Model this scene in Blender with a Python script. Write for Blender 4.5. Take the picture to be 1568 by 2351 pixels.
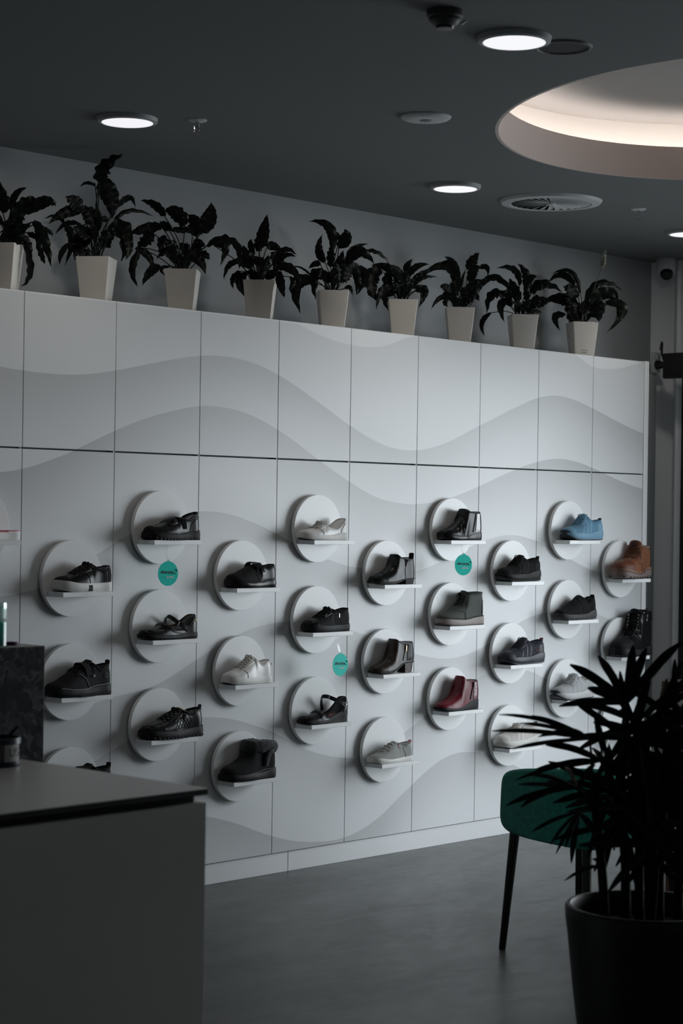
import bpy, bmesh, math, random
import numpy as np
from mathutils import Vector, Matrix, noise

for o in list(bpy.data.objects):
    bpy.data.objects.remove(o, do_unlink=True)
scene = bpy.context.scene
COL = scene.collection
random.seed(7)
PI = math.pi

# ------------------------------------------------------------------ camera
def make_camera():
    yaw, pitch, roll = 0.7571, 0.0009, 0.0148
    fw = Vector((math.cos(yaw) * math.cos(pitch), math.sin(yaw) * math.cos(pitch), math.sin(pitch)))
    r = Vector((math.sin(yaw), -math.cos(yaw), 0))
    u = r.cross(fw)
    r2 = r * math.cos(roll) + u * math.sin(roll)
    u2 = -r * math.sin(roll) + u * math.cos(roll)
    cd = bpy.data.cameras.new('camera')
    cam = bpy.data.objects.new('camera', cd)
    COL.objects.link(cam)
    m = Matrix.Identity(4)
    for i, c in enumerate((r2, u2, -fw)):
        m[0][i], m[1][i], m[2][i] = c
    m.translation = (-4.581, -5.9845, 1.5399)
    cam.matrix_world = m
    cd.sensor_fit = 'VERTICAL'
    cd.sensor_height = 36.0
    cd.lens = 4542.9 / 2351 * 36
    cd.dof.use_dof = True
    cd.dof.focus_distance = 8.3
    cd.dof.aperture_fstop = 6.0
    cd.clip_end = 100
    scene.camera = cam
make_camera()

# ------------------------------------------------------------------ light
scene.view_settings.view_transform = 'Standard'
scene.view_settings.look = 'None'
scene.view_settings.gamma = 1
scene.view_settings.use_curve_mapping = False
scene.view_settings.exposure = 0.0
scene.cycles.use_denoising = True
scene.cycles.max_bounces = 8
scene.cycles.diffuse_bounces = 5
scene.cycles.transparent_max_bounces = 16
scene.cycles.sample_clamp_indirect = 4

SKY = 12.2
world = bpy.data.worlds.new('overcast_sky')
scene.world = world
world.use_nodes = True
bg = world.node_tree.nodes['Background']
bg.inputs[0].default_value = (0.86, 0.94, 1.0, 1)
bg.inputs[1].default_value = SKY

XE, YB, H = 4.63, 0.35, 2.965          # end wall, back wall, ceiling height
WIN_Y0, WIN_Y1, WIN_Z0, WIN_Z1 = -4.2, -1.05, 0.06, 2.45
def window_portal():
    ld = bpy.data.lights.new('window_portal', 'AREA')
    ld.shape = 'RECTANGLE'
    ld.size = WIN_Y1 - WIN_Y0
    ld.size_y = WIN_Z1 - WIN_Z0
    ld.cycles.is_portal = True
    o = bpy.data.objects.new('window_portal', ld)
    COL.objects.link(o)
    o.location = (XE + 0.12, (WIN_Y0 + WIN_Y1) / 2, (WIN_Z0 + WIN_Z1) / 2)
    o.rotation_euler = Vector((-1, 0, 0)).to_track_quat('-Z', 'Y').to_euler()
window_portal()

# ------------------------------------------------------------------ mesh helpers
class MB:
    def __init__(s):
        s.v, s.f = [], []
    def add(s, vs, fs):
        b = len(s.v)
        s.v += [tuple(p) for p in vs]
        s.f += [tuple(i + b for i in f) for f in fs]
        return s
    def box(s, x0, x1, y0, y1, z0, z1):
        vs = [(x, y, z) for z in (z0, z1) for y in (y0, y1) for x in (x0, x1)]
        return s.add(vs, [(0, 2, 3, 1), (4, 5, 7, 6), (0, 1, 5, 4), (2, 6, 7, 3), (0, 4, 6, 2), (1, 3, 7, 5)])
    def rbox(s, x0, x1, y0, y1, z0, z1, r=.003, seg=2):
        bm = bmesh.new()
        bmesh.ops.create_cube(bm, size=1)
        for v in bm.verts:
            v.co = Vector(((x0 + x1) / 2 + v.co.x * (x1 - x0), (y0 + y1) / 2 + v.co.y * (y1 - y0), (z0 + z1) / 2 + v.co.z * (z1 - z0)))
        bmesh.ops.bevel(bm, geom=bm.edges[:], offset=r, segments=seg, profile=.5, affect='EDGES')
        bm.verts.index_update()
        s.add([v.co[:] for v in bm.verts], [[v.index for v in f.verts] for f in bm.faces])
        bm.free()
        return s
    def grid(s, P, closed_u=False, closed_v=False):
        nu, nv = len(P), len(P[0])
        vs = [p for row in P for p in row]
        fs = []
        for i in range(nu if closed_u else nu - 1):
            for j in range(nv if closed_v else nv - 1):
                a, b = i, (i + 1) % nu
                c, d = j, (j + 1) % nv
                fs.append((a * nv + c, b * nv + c, b * nv + d, a * nv + d))
        return s.add(vs, fs)
    def tube(s, path, r, n=8, closed=False, flat=1.0, up=None):
        P = [Vector(p) for p in path]
        m = len(P)
        T = []
        for i in range(m):
            a = P[(i - 1) % m] if (closed or i > 0) else P[i]
            b = P[(i + 1) % m] if (closed or i < m - 1) else P[i]
            t = b - a
            T.append(t.normalized() if t.length > 1e-9 else Vector((0, 0, 1)))
        nrm = Vector(up) if up else (Vector((0, 0, 1)) if abs(T[0].z) < .9 else Vector((1, 0, 0)))
        rows = []
        for i in range(m):
            if up:
                nrm = Vector(up)
            nrm = nrm - T[i] * nrm.dot(T[i])
            if nrm.length < 1e-6:
                nrm = T[i].orthogonal()
            nrm.normalize()
            bn = T[i].cross(nrm)
            ri = r[i] if isinstance(r, (list, tuple)) else r
            rows.append([P[i] + nrm * (math.sin(k * 2 * PI / n) * ri * flat) + bn * (math.cos(k * 2 * PI / n) * ri) for k in range(n)])
        s.grid(rows, closed_u=closed, closed_v=True)
        if not closed:
            b = len(s.v) - m * n
            s.f.append(tuple(range(b, b + n)))
            s.f.append(tuple(range(b + (m - 1) * n, b + m * n)))
        return s
    def lathe(s, prof, n=32, c=(0, 0, 0), sx=1, sy=1):
        rows = [[(c[0] + r * sx * math.cos(2 * PI * k / n), c[1] + r * sy * math.sin(2 * PI * k / n), c[2] + z) for k in range(n)] for r, z in prof]
        return s.grid(rows, closed_v=True)
    def disc(s, c, r, n=24, ax='z', flip=False):
        vs = []
        for k in range(n):
            a = 2 * PI * k / n * (-1 if flip else 1)
            x, y = r * math.cos(a), r * math.sin(a)
            vs.append({'z': (c[0] + x, c[1] + y, c[2]), 'y': (c[0] + x, c[1], c[2] + y), 'x': (c[0], c[1] + x, c[2] + y)}[ax])
        return s.add(vs, [tuple(range(n))])
    def xf(s, M):
        s.v = [tuple(M @ Vector(p)) for p in s.v]
        return s
    def mesh(s, name, angle=35, merge=0.0):
        me = bpy.data.meshes.new(name)
        bm = bmesh.new()
        vv = [bm.verts.new(p) for p in s.v]
        for f in s.f:
            q = []
            for i in f:
                if vv[i] not in q:
                    q.append(vv[i])
            if len(q) > 2:
                try:
                    bm.faces.new(q)
                except ValueError:
                    pass
        if merge:
            bmesh.ops.remove_doubles(bm, verts=bm.verts[:], dist=merge)
        bmesh.ops.recalc_face_normals(bm, faces=bm.faces[:])
        for f in bm.faces:
            f.smooth = True
        bm.to_mesh(me)
        bm.free()
        me.set_sharp_from_angle(angle=math.radians(angle))
        return me
    def build(s, name, mat, parent=None, angle=35, merge=0.0, loc=None):
        o = bpy.data.objects.new(name, s.mesh(name, angle, merge))
        COL.objects.link(o)
        if mat:
            o.data.materials.append(mat)
        if parent:
            o.parent = parent
        if loc:
            o.location = loc
        return o

def thing(name, label, cat, loc=(0, 0, 0), rz=0.0, group=None):
    o = bpy.data.objects.new(name, None)
    COL.objects.link(o)
    o.empty_display_size = .05
    o.location = loc
    o.rotation_euler = (0, 0, rz)
    tag(o, label, cat, group)
    return o

def tag(o, label, cat, group=None):
    o['label'] = label
    o['category'] = cat
    if group:
        o['group'] = group
    return o

def struct(o, label=None):
    o['kind'] = 'structure'
    if label:
        o['label'] = label
    return o

def share(name, me, parent, loc=(0, 0, 0), rot=(0, 0, 0)):
    o = bpy.data.objects.new(name, me)
    COL.objects.link(o)
    o.parent = parent
    o.location = loc
    o.rotation_euler = rot
    return o

def text_mesh(body, size, extrude=.0003, align='CENTER', bold=0.0):
    cu = bpy.data.curves.new('lettering', 'FONT')
    cu.body = body
    cu.size = size
    cu.extrude = extrude
    cu.offset = bold
    cu.align_x = align
    cu.align_y = 'CENTER'
    cu.resolution_u = 3
    ob = bpy.data.objects.new('lettering', cu)
    COL.objects.link(ob)
    bpy.context.view_layer.update()
    me = bpy.data.meshes.new_from_object(ob.evaluated_get(bpy.context.evaluated_depsgraph_get()))
    bpy.data.objects.remove(ob)
    bpy.data.curves.remove(cu)
    me.name = 'lettering'
    return me

# ------------------------------------------------------------------ materials
MATS = {}
def mat(name, col, rough=.5, metal=0.0, spec=.5, bump=0.0, scale=200.0, vary=0.0, vscale=8.0, coat=0.0, sheen=0.0,
        emit=None, estr=0.0, kind='noise', alpha=1.0, trans=0.0, col2=None):
    if name in MATS:
        return MATS[name]
    m = bpy.data.materials.new(name)
    m.use_nodes = True
    nt = m.node_tree
    b = nt.nodes['Principled BSDF']
    b.inputs['Base Color'].default_value = (*col, 1)
    b.inputs['Roughness'].default_value = rough
    b.inputs['Metallic'].default_value = metal
    b.inputs['Specular IOR Level'].default_value = spec
    b.inputs['Coat Weight'].default_value = coat
    b.inputs['Sheen Weight'].default_value = sheen
    b.inputs['Alpha'].default_value = alpha
    b.inputs['Transmission Weight'].default_value = trans
    if emit:
        b.inputs['Emission Color'].default_value = (*emit, 1)
        b.inputs['Emission Strength'].default_value = estr
    tc = nt.nodes.new('ShaderNodeTexCoord')
    if bump:
        if kind == 'wave':
            n = nt.nodes.new('ShaderNodeTexWave')
            n.inputs['Scale'].default_value = scale
            n.inputs['Distortion'].default_value = 2.0
            n.bands_direction = 'DIAGONAL'
        elif kind == 'voronoi':
            n = nt.nodes.new('ShaderNodeTexVoronoi')
            n.inputs['Scale'].default_value = scale
        else:
            n = nt.nodes.new('ShaderNodeTexNoise')
            n.inputs['Scale'].default_value = scale
            n.inputs['Detail'].default_value = 4
        nt.links.new(tc.outputs['Object'], n.inputs['Vector'])
        bp = nt.nodes.new('ShaderNodeBump')
        bp.inputs['Strength'].default_value = bump
        bp.inputs['Distance'].default_value = .002
        nt.links.new(n.outputs[0], bp.inputs['Height'])
        nt.links.new(bp.outputs[0], b.inputs['Normal'])
    if vary:
        n = nt.nodes.new('ShaderNodeTexNoise')
        n.inputs['Scale'].default_value = vscale
        n.inputs['Detail'].default_value = 5
        nt.links.new(tc.outputs['Object'], n.inputs['Vector'])
        r = nt.nodes.new('ShaderNodeValToRGB')
        c2 = col2 or tuple(c * (1 - vary) for c in col)
        r.color_ramp.elements[0].position = .35
        r.color_ramp.elements[1].position = .68
        r.color_ramp.elements[0].color = (*c2, 1)
        r.color_ramp.elements[1].color = (*col, 1)
        nt.links.new(n.outputs[0], r.inputs[0])
        nt.links.new(r.outputs[0], b.inputs['Base Color'])
    MATS[name] = m
    return m

def pane_mat(name, tint=(1, 1, 1), gloss=.08):
    if name in MATS:
        return MATS[name]
    m = bpy.data.materials.new(name)
    m.use_nodes = True
    nt = m.node_tree
    nt.nodes.remove(nt.nodes['Principled BSDF'])
    t = nt.nodes.new('ShaderNodeBsdfTransparent')
    t.inputs[0].default_value = (*tint, 1)
    g = nt.nodes.new('ShaderNodeBsdfGlossy')
    g.inputs['Roughness'].default_value = .05
    mx = nt.nodes.new('ShaderNodeMixShader')
    mx.inputs[0].default_value = gloss
    nt.links.new(t.outputs[0], mx.inputs[1])
    nt.links.new(g.outputs[0], mx.inputs[2])
    nt.links.new(mx.outputs[0], nt.nodes['Material Output'].inputs[0])
    MATS[name] = m
    return m

WHITE = mat('white_laminate', (.74, .75, .755), .38, bump=.02, scale=60)
DISC = mat('white_shelf_lacquer', (.80, .81, .81), .30)
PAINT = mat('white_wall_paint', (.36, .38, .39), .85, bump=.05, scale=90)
CEIL = mat('ceiling_paint', (.155, .165, .17), .9)
BLACK_METAL = mat('black_powder_coat', (.012, .013, .014), .45)
DARKGAP = mat('dark_gap', (.02, .035, .035), .7)
GREY_PLASTIC = mat('pale_grey_plastic', (.55, .57, .58), .5)
BLACK_PLASTIC = mat('black_plastic', (.01, .01, .011), .4)
CHROME = mat('chrome', (.75, .75, .75), .18, metal=1)
BRASS = mat('gold_metal', (.75, .55, .28), .3, metal=1)

# ------------------------------------------------------------------ measured outlines (metres; leaves and fronds in millimetres)
WAVES = [
    [(1.453, 2.356), (1.644, 2.307), (1.799, 2.287), (1.908, 2.286), (2.004, 2.296), (2.231, 2.358), (3.426, 2.362), (3.591, 2.307), (3.768, 2.306), (3.932, 2.334), (4.057, 2.366)],
    [(-0.109, 2.069), (-0.003, 2.061), (0.125, 2.057), (0.238, 2.06), (0.343, 2.071), (0.456, 2.091), (0.598, 2.121), (0.755, 2.154), (0.905, 2.178), (1.023, 2.185), (1.183, 2.17), (1.354, 2.125), (1.562, 2.039), (1.803, 1.929), (1.967, 1.868), (2.078, 1.842), (2.219, 1.835), (2.4, 1.863), (2.69, 1.965), (3.019, 2.085), (3.144, 2.123), (3.271, 2.142), (3.408, 2.135), (3.602, 2.094), (3.874, 2.022), (4.067, 1.98)],
    [(-0.102, 1.676), (0.001, 1.691), (0.132, 1.728), (0.249, 1.769), (0.348, 1.811), (0.458, 1.855), (0.602, 1.906), (0.76, 1.946), (0.903, 1.972), (0.989, 1.975), (1.147, 1.958), (1.353, 1.892), (1.611, 1.769), (1.797, 1.684), (1.963, 1.621), (2.059, 1.602), (2.21, 1.589), (2.37, 1.599), (2.514, 1.627), (2.685, 1.676), (2.998, 1.773), (3.144, 1.808), (3.308, 1.829), (3.447, 1.822), (3.596, 1.794), (3.881, 1.724), (4.075, 1.689)],
    [(-0.093, 1.213), (-0.001, 1.223), (0.087, 1.24), (0.38, 1.373), (0.457, 1.412), (0.549, 1.449), (0.857, 1.534), (0.954, 1.542), (1.08, 1.53), (1.209, 1.498), (1.349, 1.452), (1.457, 1.41), (1.687, 1.336), (1.793, 1.311), (1.893, 1.297), (2.091, 1.275), (2.248, 1.281), (2.426, 1.323), (2.666, 1.4), (2.76, 1.425), (2.954, 1.449), (3.138, 1.423), (3.244, 1.397), (3.45, 1.322), (3.593, 1.278), (3.699, 1.26), (4.08, 1.219)],
    [(-0.084, 0.725), (0.161, 0.75), (0.462, 0.806), (0.656, 0.835), (0.902, 0.934), (1.041, 0.994), (1.142, 1.031), (1.251, 1.058), (1.349, 1.071), (1.444, 1.076), (1.641, 1.065), (1.845, 1.019), (1.933, 0.996), (2.26, 0.902), (2.387, 0.878), (2.465, 0.871), (2.567, 0.875), (2.692, 0.898), (2.788, 0.927), (3.024, 1.022), (3.14, 1.053), (3.238, 1.064), (3.438, 1.071), (3.657, 1.048), (3.751, 1.022), (4.088, 0.921)],
    [(-0.079, 0.448), (0.166, 0.491), (0.379, 0.564), (0.548, 0.63), (0.738, 0.686), (0.935, 0.696), (1.097, 0.679), (1.227, 0.645), (1.353, 0.605), (1.53, 0.526), (1.669, 0.484), (1.798, 0.462), (1.891, 0.458), (2.049, 0.489), (2.199, 0.55), (2.358, 0.623), (2.531, 0.71), (2.69, 0.765), (2.811, 0.789), (2.937, 0.799), (3.083, 0.788), (3.245, 0.737), (3.596, 0.606), (4.098, 0.508)],
    [(0.342, 0.222), (0.745, 0.299), (0.948, 0.289), (1.09, 0.255), (1.349, 0.165), (1.471, 0.132), (1.619, 0.11), (1.797, 0.109), (1.978, 0.155), (2.195, 0.272), (2.364, 0.363), (2.469, 0.405), (2.578, 0.423), (2.651, 0.421), (2.764, 0.404), (3.02, 0.322), (3.424, 0.136), (4.114, -0.09)],
]
LILIES = [
    (-0.010, 0.130, 182, [
        (10,-37,312,8,-70,369,31,-109,392,25),
        (-15,-22,299,-40,-43,349,-53,-51,409,55),
        (18,-33,275,51,-85,334,80,-123,345,60),
        (47,-83,301,77,-158,341,98,-199,321,44),
        (63,-107,268,68,-164,198,80,-200,89,41),
        (60,-77,229,72,-106,214,80,-122,198,22),
        (101,-78,214,130,-72,152,148,-74,119,25),
        (47,-31,229,85,-45,193,98,-49,142,33),
        (65,-53,185,89,-56,88,71,-28,27,29),
        (-7,-21,235,-28,-33,176,-33,-45,120,27),
        (0,-3,237,33,-40,237,72,-82,266,55),
        (-12,-10,257,-51,1,264,-86,25,218,49),
        (3,-35,234,5,-78,198,16,-108,180,38),
        (68,-109,257,82,-172,231,86,-197,208,19),
    ]),
    (0.452, 0.130, 179, [
        (-8,-21,476,-15,-50,535,31,-114,586,63),
        (20,8,497,65,-1,430,78,3,345,72),
        (3,18,470,-9,59,484,-21,84,467,13),
        (62,-46,385,107,-68,426,128,-79,389,24),
        (55,-39,330,109,-71,376,180,-136,354,20),
        (-58,31,366,-93,29,396,-125,46,411,55),
        (-54,36,361,-109,68,355,-157,107,307,43),
        (5,0,299,-16,29,360,-39,56,376,63),
        (-39,54,313,-70,106,317,-96,141,275,20),
        (-82,110,319,-44,101,259,-57,129,155,32),
        (-64,94,239,-71,134,201,-68,146,158,22),
        (-30,-8,263,-79,-5,281,-115,11,285,57),
        (-11,15,261,-42,53,244,-54,68,169,60),
        (37,-30,289,83,-68,285,80,-59,170,72),
        (-22,18,209,-42,34,196,-54,44,178,29),
        (-9,-22,287,-27,-43,340,-47,-41,388,21),
        (25,-34,324,9,-26,335,2,-22,311,23),
        (53,-95,288,49,-140,226,30,-142,164,34),
        (-79,113,314,-78,152,352,-136,170,335,17),
    ]),
    (0.910, 0.130, 176, [
        (-42,69,403,-57,116,454,-91,166,470,35),
        (4,-6,363,-26,24,413,-56,55,419,60),
        (42,-66,334,51,-104,393,50,-114,453,63),
        (55,-31,328,61,-1,379,50,28,417,69),
        (26,-27,343,-11,13,348,-41,46,340,30),
        (-26,54,344,-26,86,371,-33,109,384,36),
        (-52,78,361,-86,144,351,-147,170,325,45),
        (-87,88,328,-114,110,297,-137,133,264,51),
        (-123,118,267,-156,137,181,-141,114,102,30),
        (-62,68,192,-89,101,167,-110,125,112,37),
        (-139,136,264,-108,89,230,-101,76,173,30),
        (-50,20,285,-94,25,292,-106,19,231,48),
        (-24,4,203,-65,21,253,-100,46,216,45),
        (-25,47,194,-40,89,186,-20,80,156,18),
        (7,-50,276,-2,-94,291,8,-129,268,24),
        (48,-93,277,79,-180,300,51,-174,189,36),
        (74,-73,285,105,-100,310,144,-138,299,18),
        (8,-32,227,25,-79,210,35,-102,154,37),
        (-3,0,187,-12,8,222,-24,18,240,42),
        (3,-11,186,3,-20,221,-6,-15,245,36),
    ]),
    (1.358, 0.130, 174, [
        (-11,-6,316,-12,-28,382,-6,-45,458,51),
        (14,20,308,27,52,350,29,70,353,37),
        (-70,44,246,-116,55,341,-194,120,314,31),
        (-33,23,229,-56,31,277,-69,37,327,53),
        (-33,6,284,-62,-2,323,-66,-14,348,26),
        (-55,64,255,-85,103,242,-99,122,180,26),
        (-70,51,215,-106,58,181,-111,51,135,26),
        (-47,33,204,-77,43,164,-63,19,100,39),
        (26,-12,323,56,-26,328,91,-53,298,36),
        (27,-48,248,48,-96,308,80,-141,283,26),
        (49,-52,263,78,-84,291,104,-111,281,22),
        (45,-20,290,82,-23,268,75,0,208,51),
        (31,-71,229,48,-137,222,69,-180,159,39),
        (34,-77,216,16,-110,156,17,-134,95,37),
        (75,-107,193,69,-135,166,50,-131,132,21),
        (9,7,185,35,0,247,46,-2,293,39),
        (-8,12,181,-18,29,206,-34,48,218,37),
        (7,-34,179,8,-69,202,18,-94,188,37),
        (-54,38,241,-80,42,257,-102,54,259,37),
        (-154,132,324,-139,75,315,-161,81,232,39),
    ]),
    (1.809, 0.130, 171, [
        (-5,-3,359,-23,5,458,-85,66,482,43),
        (-7,-35,369,-10,-86,403,-27,-93,440,57),
        (24,-15,387,26,-3,427,19,11,443,15),
        (-12,39,307,-13,75,365,5,72,434,36),
        (-22,56,297,-20,94,299,-29,122,280,27),
        (0,14,283,8,23,343,16,23,380,40),
        (62,-33,315,100,-32,371,156,-72,396,26),
        (19,-65,289,30,-133,343,64,-195,284,52),
        (70,-96,345,108,-166,348,146,-218,284,22),
        (71,-43,296,113,-45,258,121,-34,166,45),
        (90,-78,286,118,-85,236,97,-53,161,36),
        (49,-64,289,30,-60,249,24,-61,206,52),
        (-11,43,236,-18,90,242,-8,97,141,53),
        (-61,69,214,-105,122,197,-91,110,72,59),
        (-50,73,232,-72,124,279,-101,166,283,9),
        (27,-51,185,29,-81,186,30,-95,149,19),
        (-4,-26,229,-15,-53,283,-11,-75,348,53),
        (-7,-3,211,-22,1,235,-38,13,244,39),
        (3,-38,209,-24,-54,257,-39,-58,293,45),
    ]),
    (2.282, 0.130, 173, [
        (-76,65,311,-117,90,258,-101,65,156,75),
        (-3,36,282,-15,90,332,-56,152,343,40),
        (-2,-17,302,-9,-34,333,2,-56,362,30),
        (-4,-41,280,-11,-91,322,17,-147,332,30),
        (-22,-19,220,-65,-28,288,-105,-10,327,55),
        (6,-38,221,-39,-32,277,-76,-11,303,55),
        (36,-20,255,80,-43,298,130,-86,334,31),
        (23,-41,239,44,-84,278,85,-137,280,21),
        (29,-53,219,42,-96,214,17,-82,134,42),
        (-52,17,216,-111,31,211,-138,38,121,34),
        (-6,41,212,-14,92,201,4,93,130,42),
        (-57,49,228,-60,38,280,-41,11,293,54),
        (-20,-8,187,-21,-44,225,-7,-76,237,40),
        (-35,-4,193,-72,-18,222,-102,-9,233,40),
        (42,-86,228,24,-120,210,10,-129,185,17),
    ]),
    (2.694, 0.130, 172, [
        (-22,-9,310,-61,-9,383,-103,16,409,29),
        (33,-26,359,51,-33,405,76,-54,444,50),
        (16,-51,290,1,-78,344,20,-118,367,47),
        (39,-84,363,34,-134,363,26,-149,317,26),
        (-12,7,251,-46,35,375,-147,139,316,50),
        (-27,3,309,-86,33,371,-160,96,330,37),
        (14,21,307,24,55,246,44,54,160,44),
        (-48,15,249,-92,15,266,-120,25,267,37),
        (-44,44,222,-71,69,218,-98,96,167,24),
        (27,-11,258,66,-31,305,110,-68,308,19),
        (34,-49,199,52,-84,288,87,-128,306,34),
        (20,13,186,32,45,213,20,78,222,40),
        (9,-17,183,15,-32,215,19,-40,223,40),
        (-48,25,213,-80,24,194,-76,6,173,24),
        (0,-12,279,-8,-20,311,1,-36,359,16),
    ]),
    (3.180, 0.130, 178, [
        (-36,-5,326,-86,-7,397,-156,43,402,34),
        (5,-17,296,-1,-25,374,-38,7,434,47),
        (2,-28,320,-6,-53,360,8,-82,365,35),
        (3,24,256,3,57,322,-8,84,367,47),
        (40,-21,291,95,-51,344,169,-117,304,55),
        (-47,44,308,-117,112,365,-174,169,250,35),
        (-63,23,270,-157,67,278,-188,75,176,52),
        (-123,105,187,-169,122,134,-166,104,68,25),
        (-56,33,248,-107,53,223,-101,33,137,39),
        (-60,34,313,-59,-4,245,-73,-6,160,24),
        (-3,-24,194,7,-69,242,41,-121,263,44),
        (31,-8,190,78,-25,205,105,-39,196,22),
        (-30,-3,189,-60,-15,227,-88,-5,234,42),
        (-16,-24,193,-40,-53,227,-36,-81,250,42),
        (74,-49,220,109,-48,253,150,-74,259,34),
    ]),
    (3.673, 0.130, 181, [
        (-7,8,337,-41,44,445,-111,118,429,24),
        (-10,45,379,-30,112,434,-70,170,393,35),
        (-50,40,279,-57,30,343,-89,57,361,87),
        (-6,34,269,-38,103,310,-111,170,293,63),
        (-63,74,310,-27,45,225,-35,59,110,57),
        (-50,71,224,-72,119,212,-47,103,142,38),
        (19,-5,308,83,-54,394,164,-131,358,38),
        (26,-33,285,75,-92,334,113,-135,282,63),
        (61,-103,284,96,-190,247,27,-137,126,45),
        (25,-55,284,17,-83,247,15,-98,183,80),
        (102,-83,366,148,-99,344,167,-104,292,21),
        (12,15,230,43,17,273,73,1,337,45),
        (4,25,200,19,47,246,22,61,291,52),
        (8,-27,197,18,-61,222,36,-91,187,35),
        (-38,48,259,-14,33,199,-14,37,164,35),
        (118,-105,289,156,-121,265,148,-101,187,35),
    ]),
]
PALM = [
    ((-40, 43, 1089), [(-98, 170, 1180, 20), (-5, 153, 1199, 18), (-22, 37, 1232, 20), (34, 37, 1223, 20), (101, -20, 1238, 20), (-165, 67, 1134, 18), (-43, 243, 1069, 16), (142, 62, 1175, 20)]),
    ((-198, 35, 1016), [(-452, 106, 1085, 9), (-238, 298, 1016, 10), (-207, 260, 974, 9), (-250, 169, 1065, 10), (-426, 65, 1067, 9), (-166, 188, 1033, 11), (-346, 19, 1047, 11), (-162, 215, 1004, 11)]),
    ((1, 146, 938), [(-67, 295, 909, 12), (-205, 159, 992, 15), (-196, 199, 916, 10), (-110, 326, 882, 9), (-41, 222, 921, 13), (27, 232, 948, 12), (126, 212, 980, 13)]),
    ((-167, 91, 892), [(-355, 158, 861, 12), (-386, 91, 867, 17), (-159, 278, 881, 9), (-371, 80, 943, 9), (-91, 185, 928, 10), (-239, -12, 966, 11), (-140, 206, 894, 10)]),
    ((-75, 154, 817), [(-83, 293, 753, 10), (-25, 277, 718, 9), (-100, 203, 713, 8), (11, 238, 673, 14), (-174, 119, 747, 10), (11, 142, 730, 13), (-96, 97, 780, 12)]),
    ((-99, -40, 996), [(26, 10, 910, 16), (-59, 46, 894, 15), (-53, -103, 1063, 16), (-17, -114, 1003, 16), (-187, -167, 1052, 13), (-277, -69, 1043, 11), (-86, -10, 1057, 13)]),
    ((74, 39, 869), [(120, -15, 811, 16), (133, 147, 770, 16), (116, 45, 757, 15), (11, -63, 912, 13), (92, -44, 860, 13), (117, 118, 918, 13), (24, 103, 833, 13)]),
    ((117, 51, 1052), [(30, -84, 1160, 16), (255, 63, 1077, 16), (216, 99, 1135, 15), (38, -58, 1027, 16), (113, 76, 1003, 13), (121, -8, 1187, 15)]),
    ((-78, 11, 831), [(-17, 81, 734, 13), (-106, -48, 767, 13), (-203, 19, 788, 13), (-37, -39, 800, 13), (10, 135, 851, 13), (-175, -75, 910, 13)]),
    ((122, 17, 766), [(46, -81, 715, 14), (137, 58, 672, 13), (254, 57, 775, 13), (85, 63, 718, 13), (81, 30, 829, 13)]),
    ((-144, 37, 709), [(-110, 168, 653, 8), (-113, 133, 687, 7), (-273, -29, 748, 7)]),
    ((65, 150, 899), [(127, 263, 951, 13), (11, 65, 998, 14), (68, 56, 955, 14), (197, 168, 830, 14), (4, 179, 861, 13), (128, 222, 976, 12)]),
    ((161, 121, 1003), [(26, 109, 1067, 14), (280, 170, 1067, 14), (120, 14, 1068, 14), (110, 13, 976, 14), (125, 157, 947, 14)]),
    ((71, -75, 1026), [(-11, -63, 1102, 16), (72, -57, 1126, 16), (126, 56, 991, 16), (86, 8, 945, 16), (-40, -187, 1113, 16), (56, -146, 1014, 16), (98, -82, 939, 16)]),
    ((172, -35, 878), [(121, 12, 928, 16), (179, 57, 834, 16), (145, -15, 778, 16), (89, -145, 930, 16), (137, -117, 840, 16), (254, 40, 942, 16)]),
    ((-16, -128, 808), [(-94, -112, 831, 14), (31, -53, 726, 14), (135, -61, 718, 14), (59, -148, 819, 14)]),
]
PALM_AT = (-0.581, -3.243)
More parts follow.
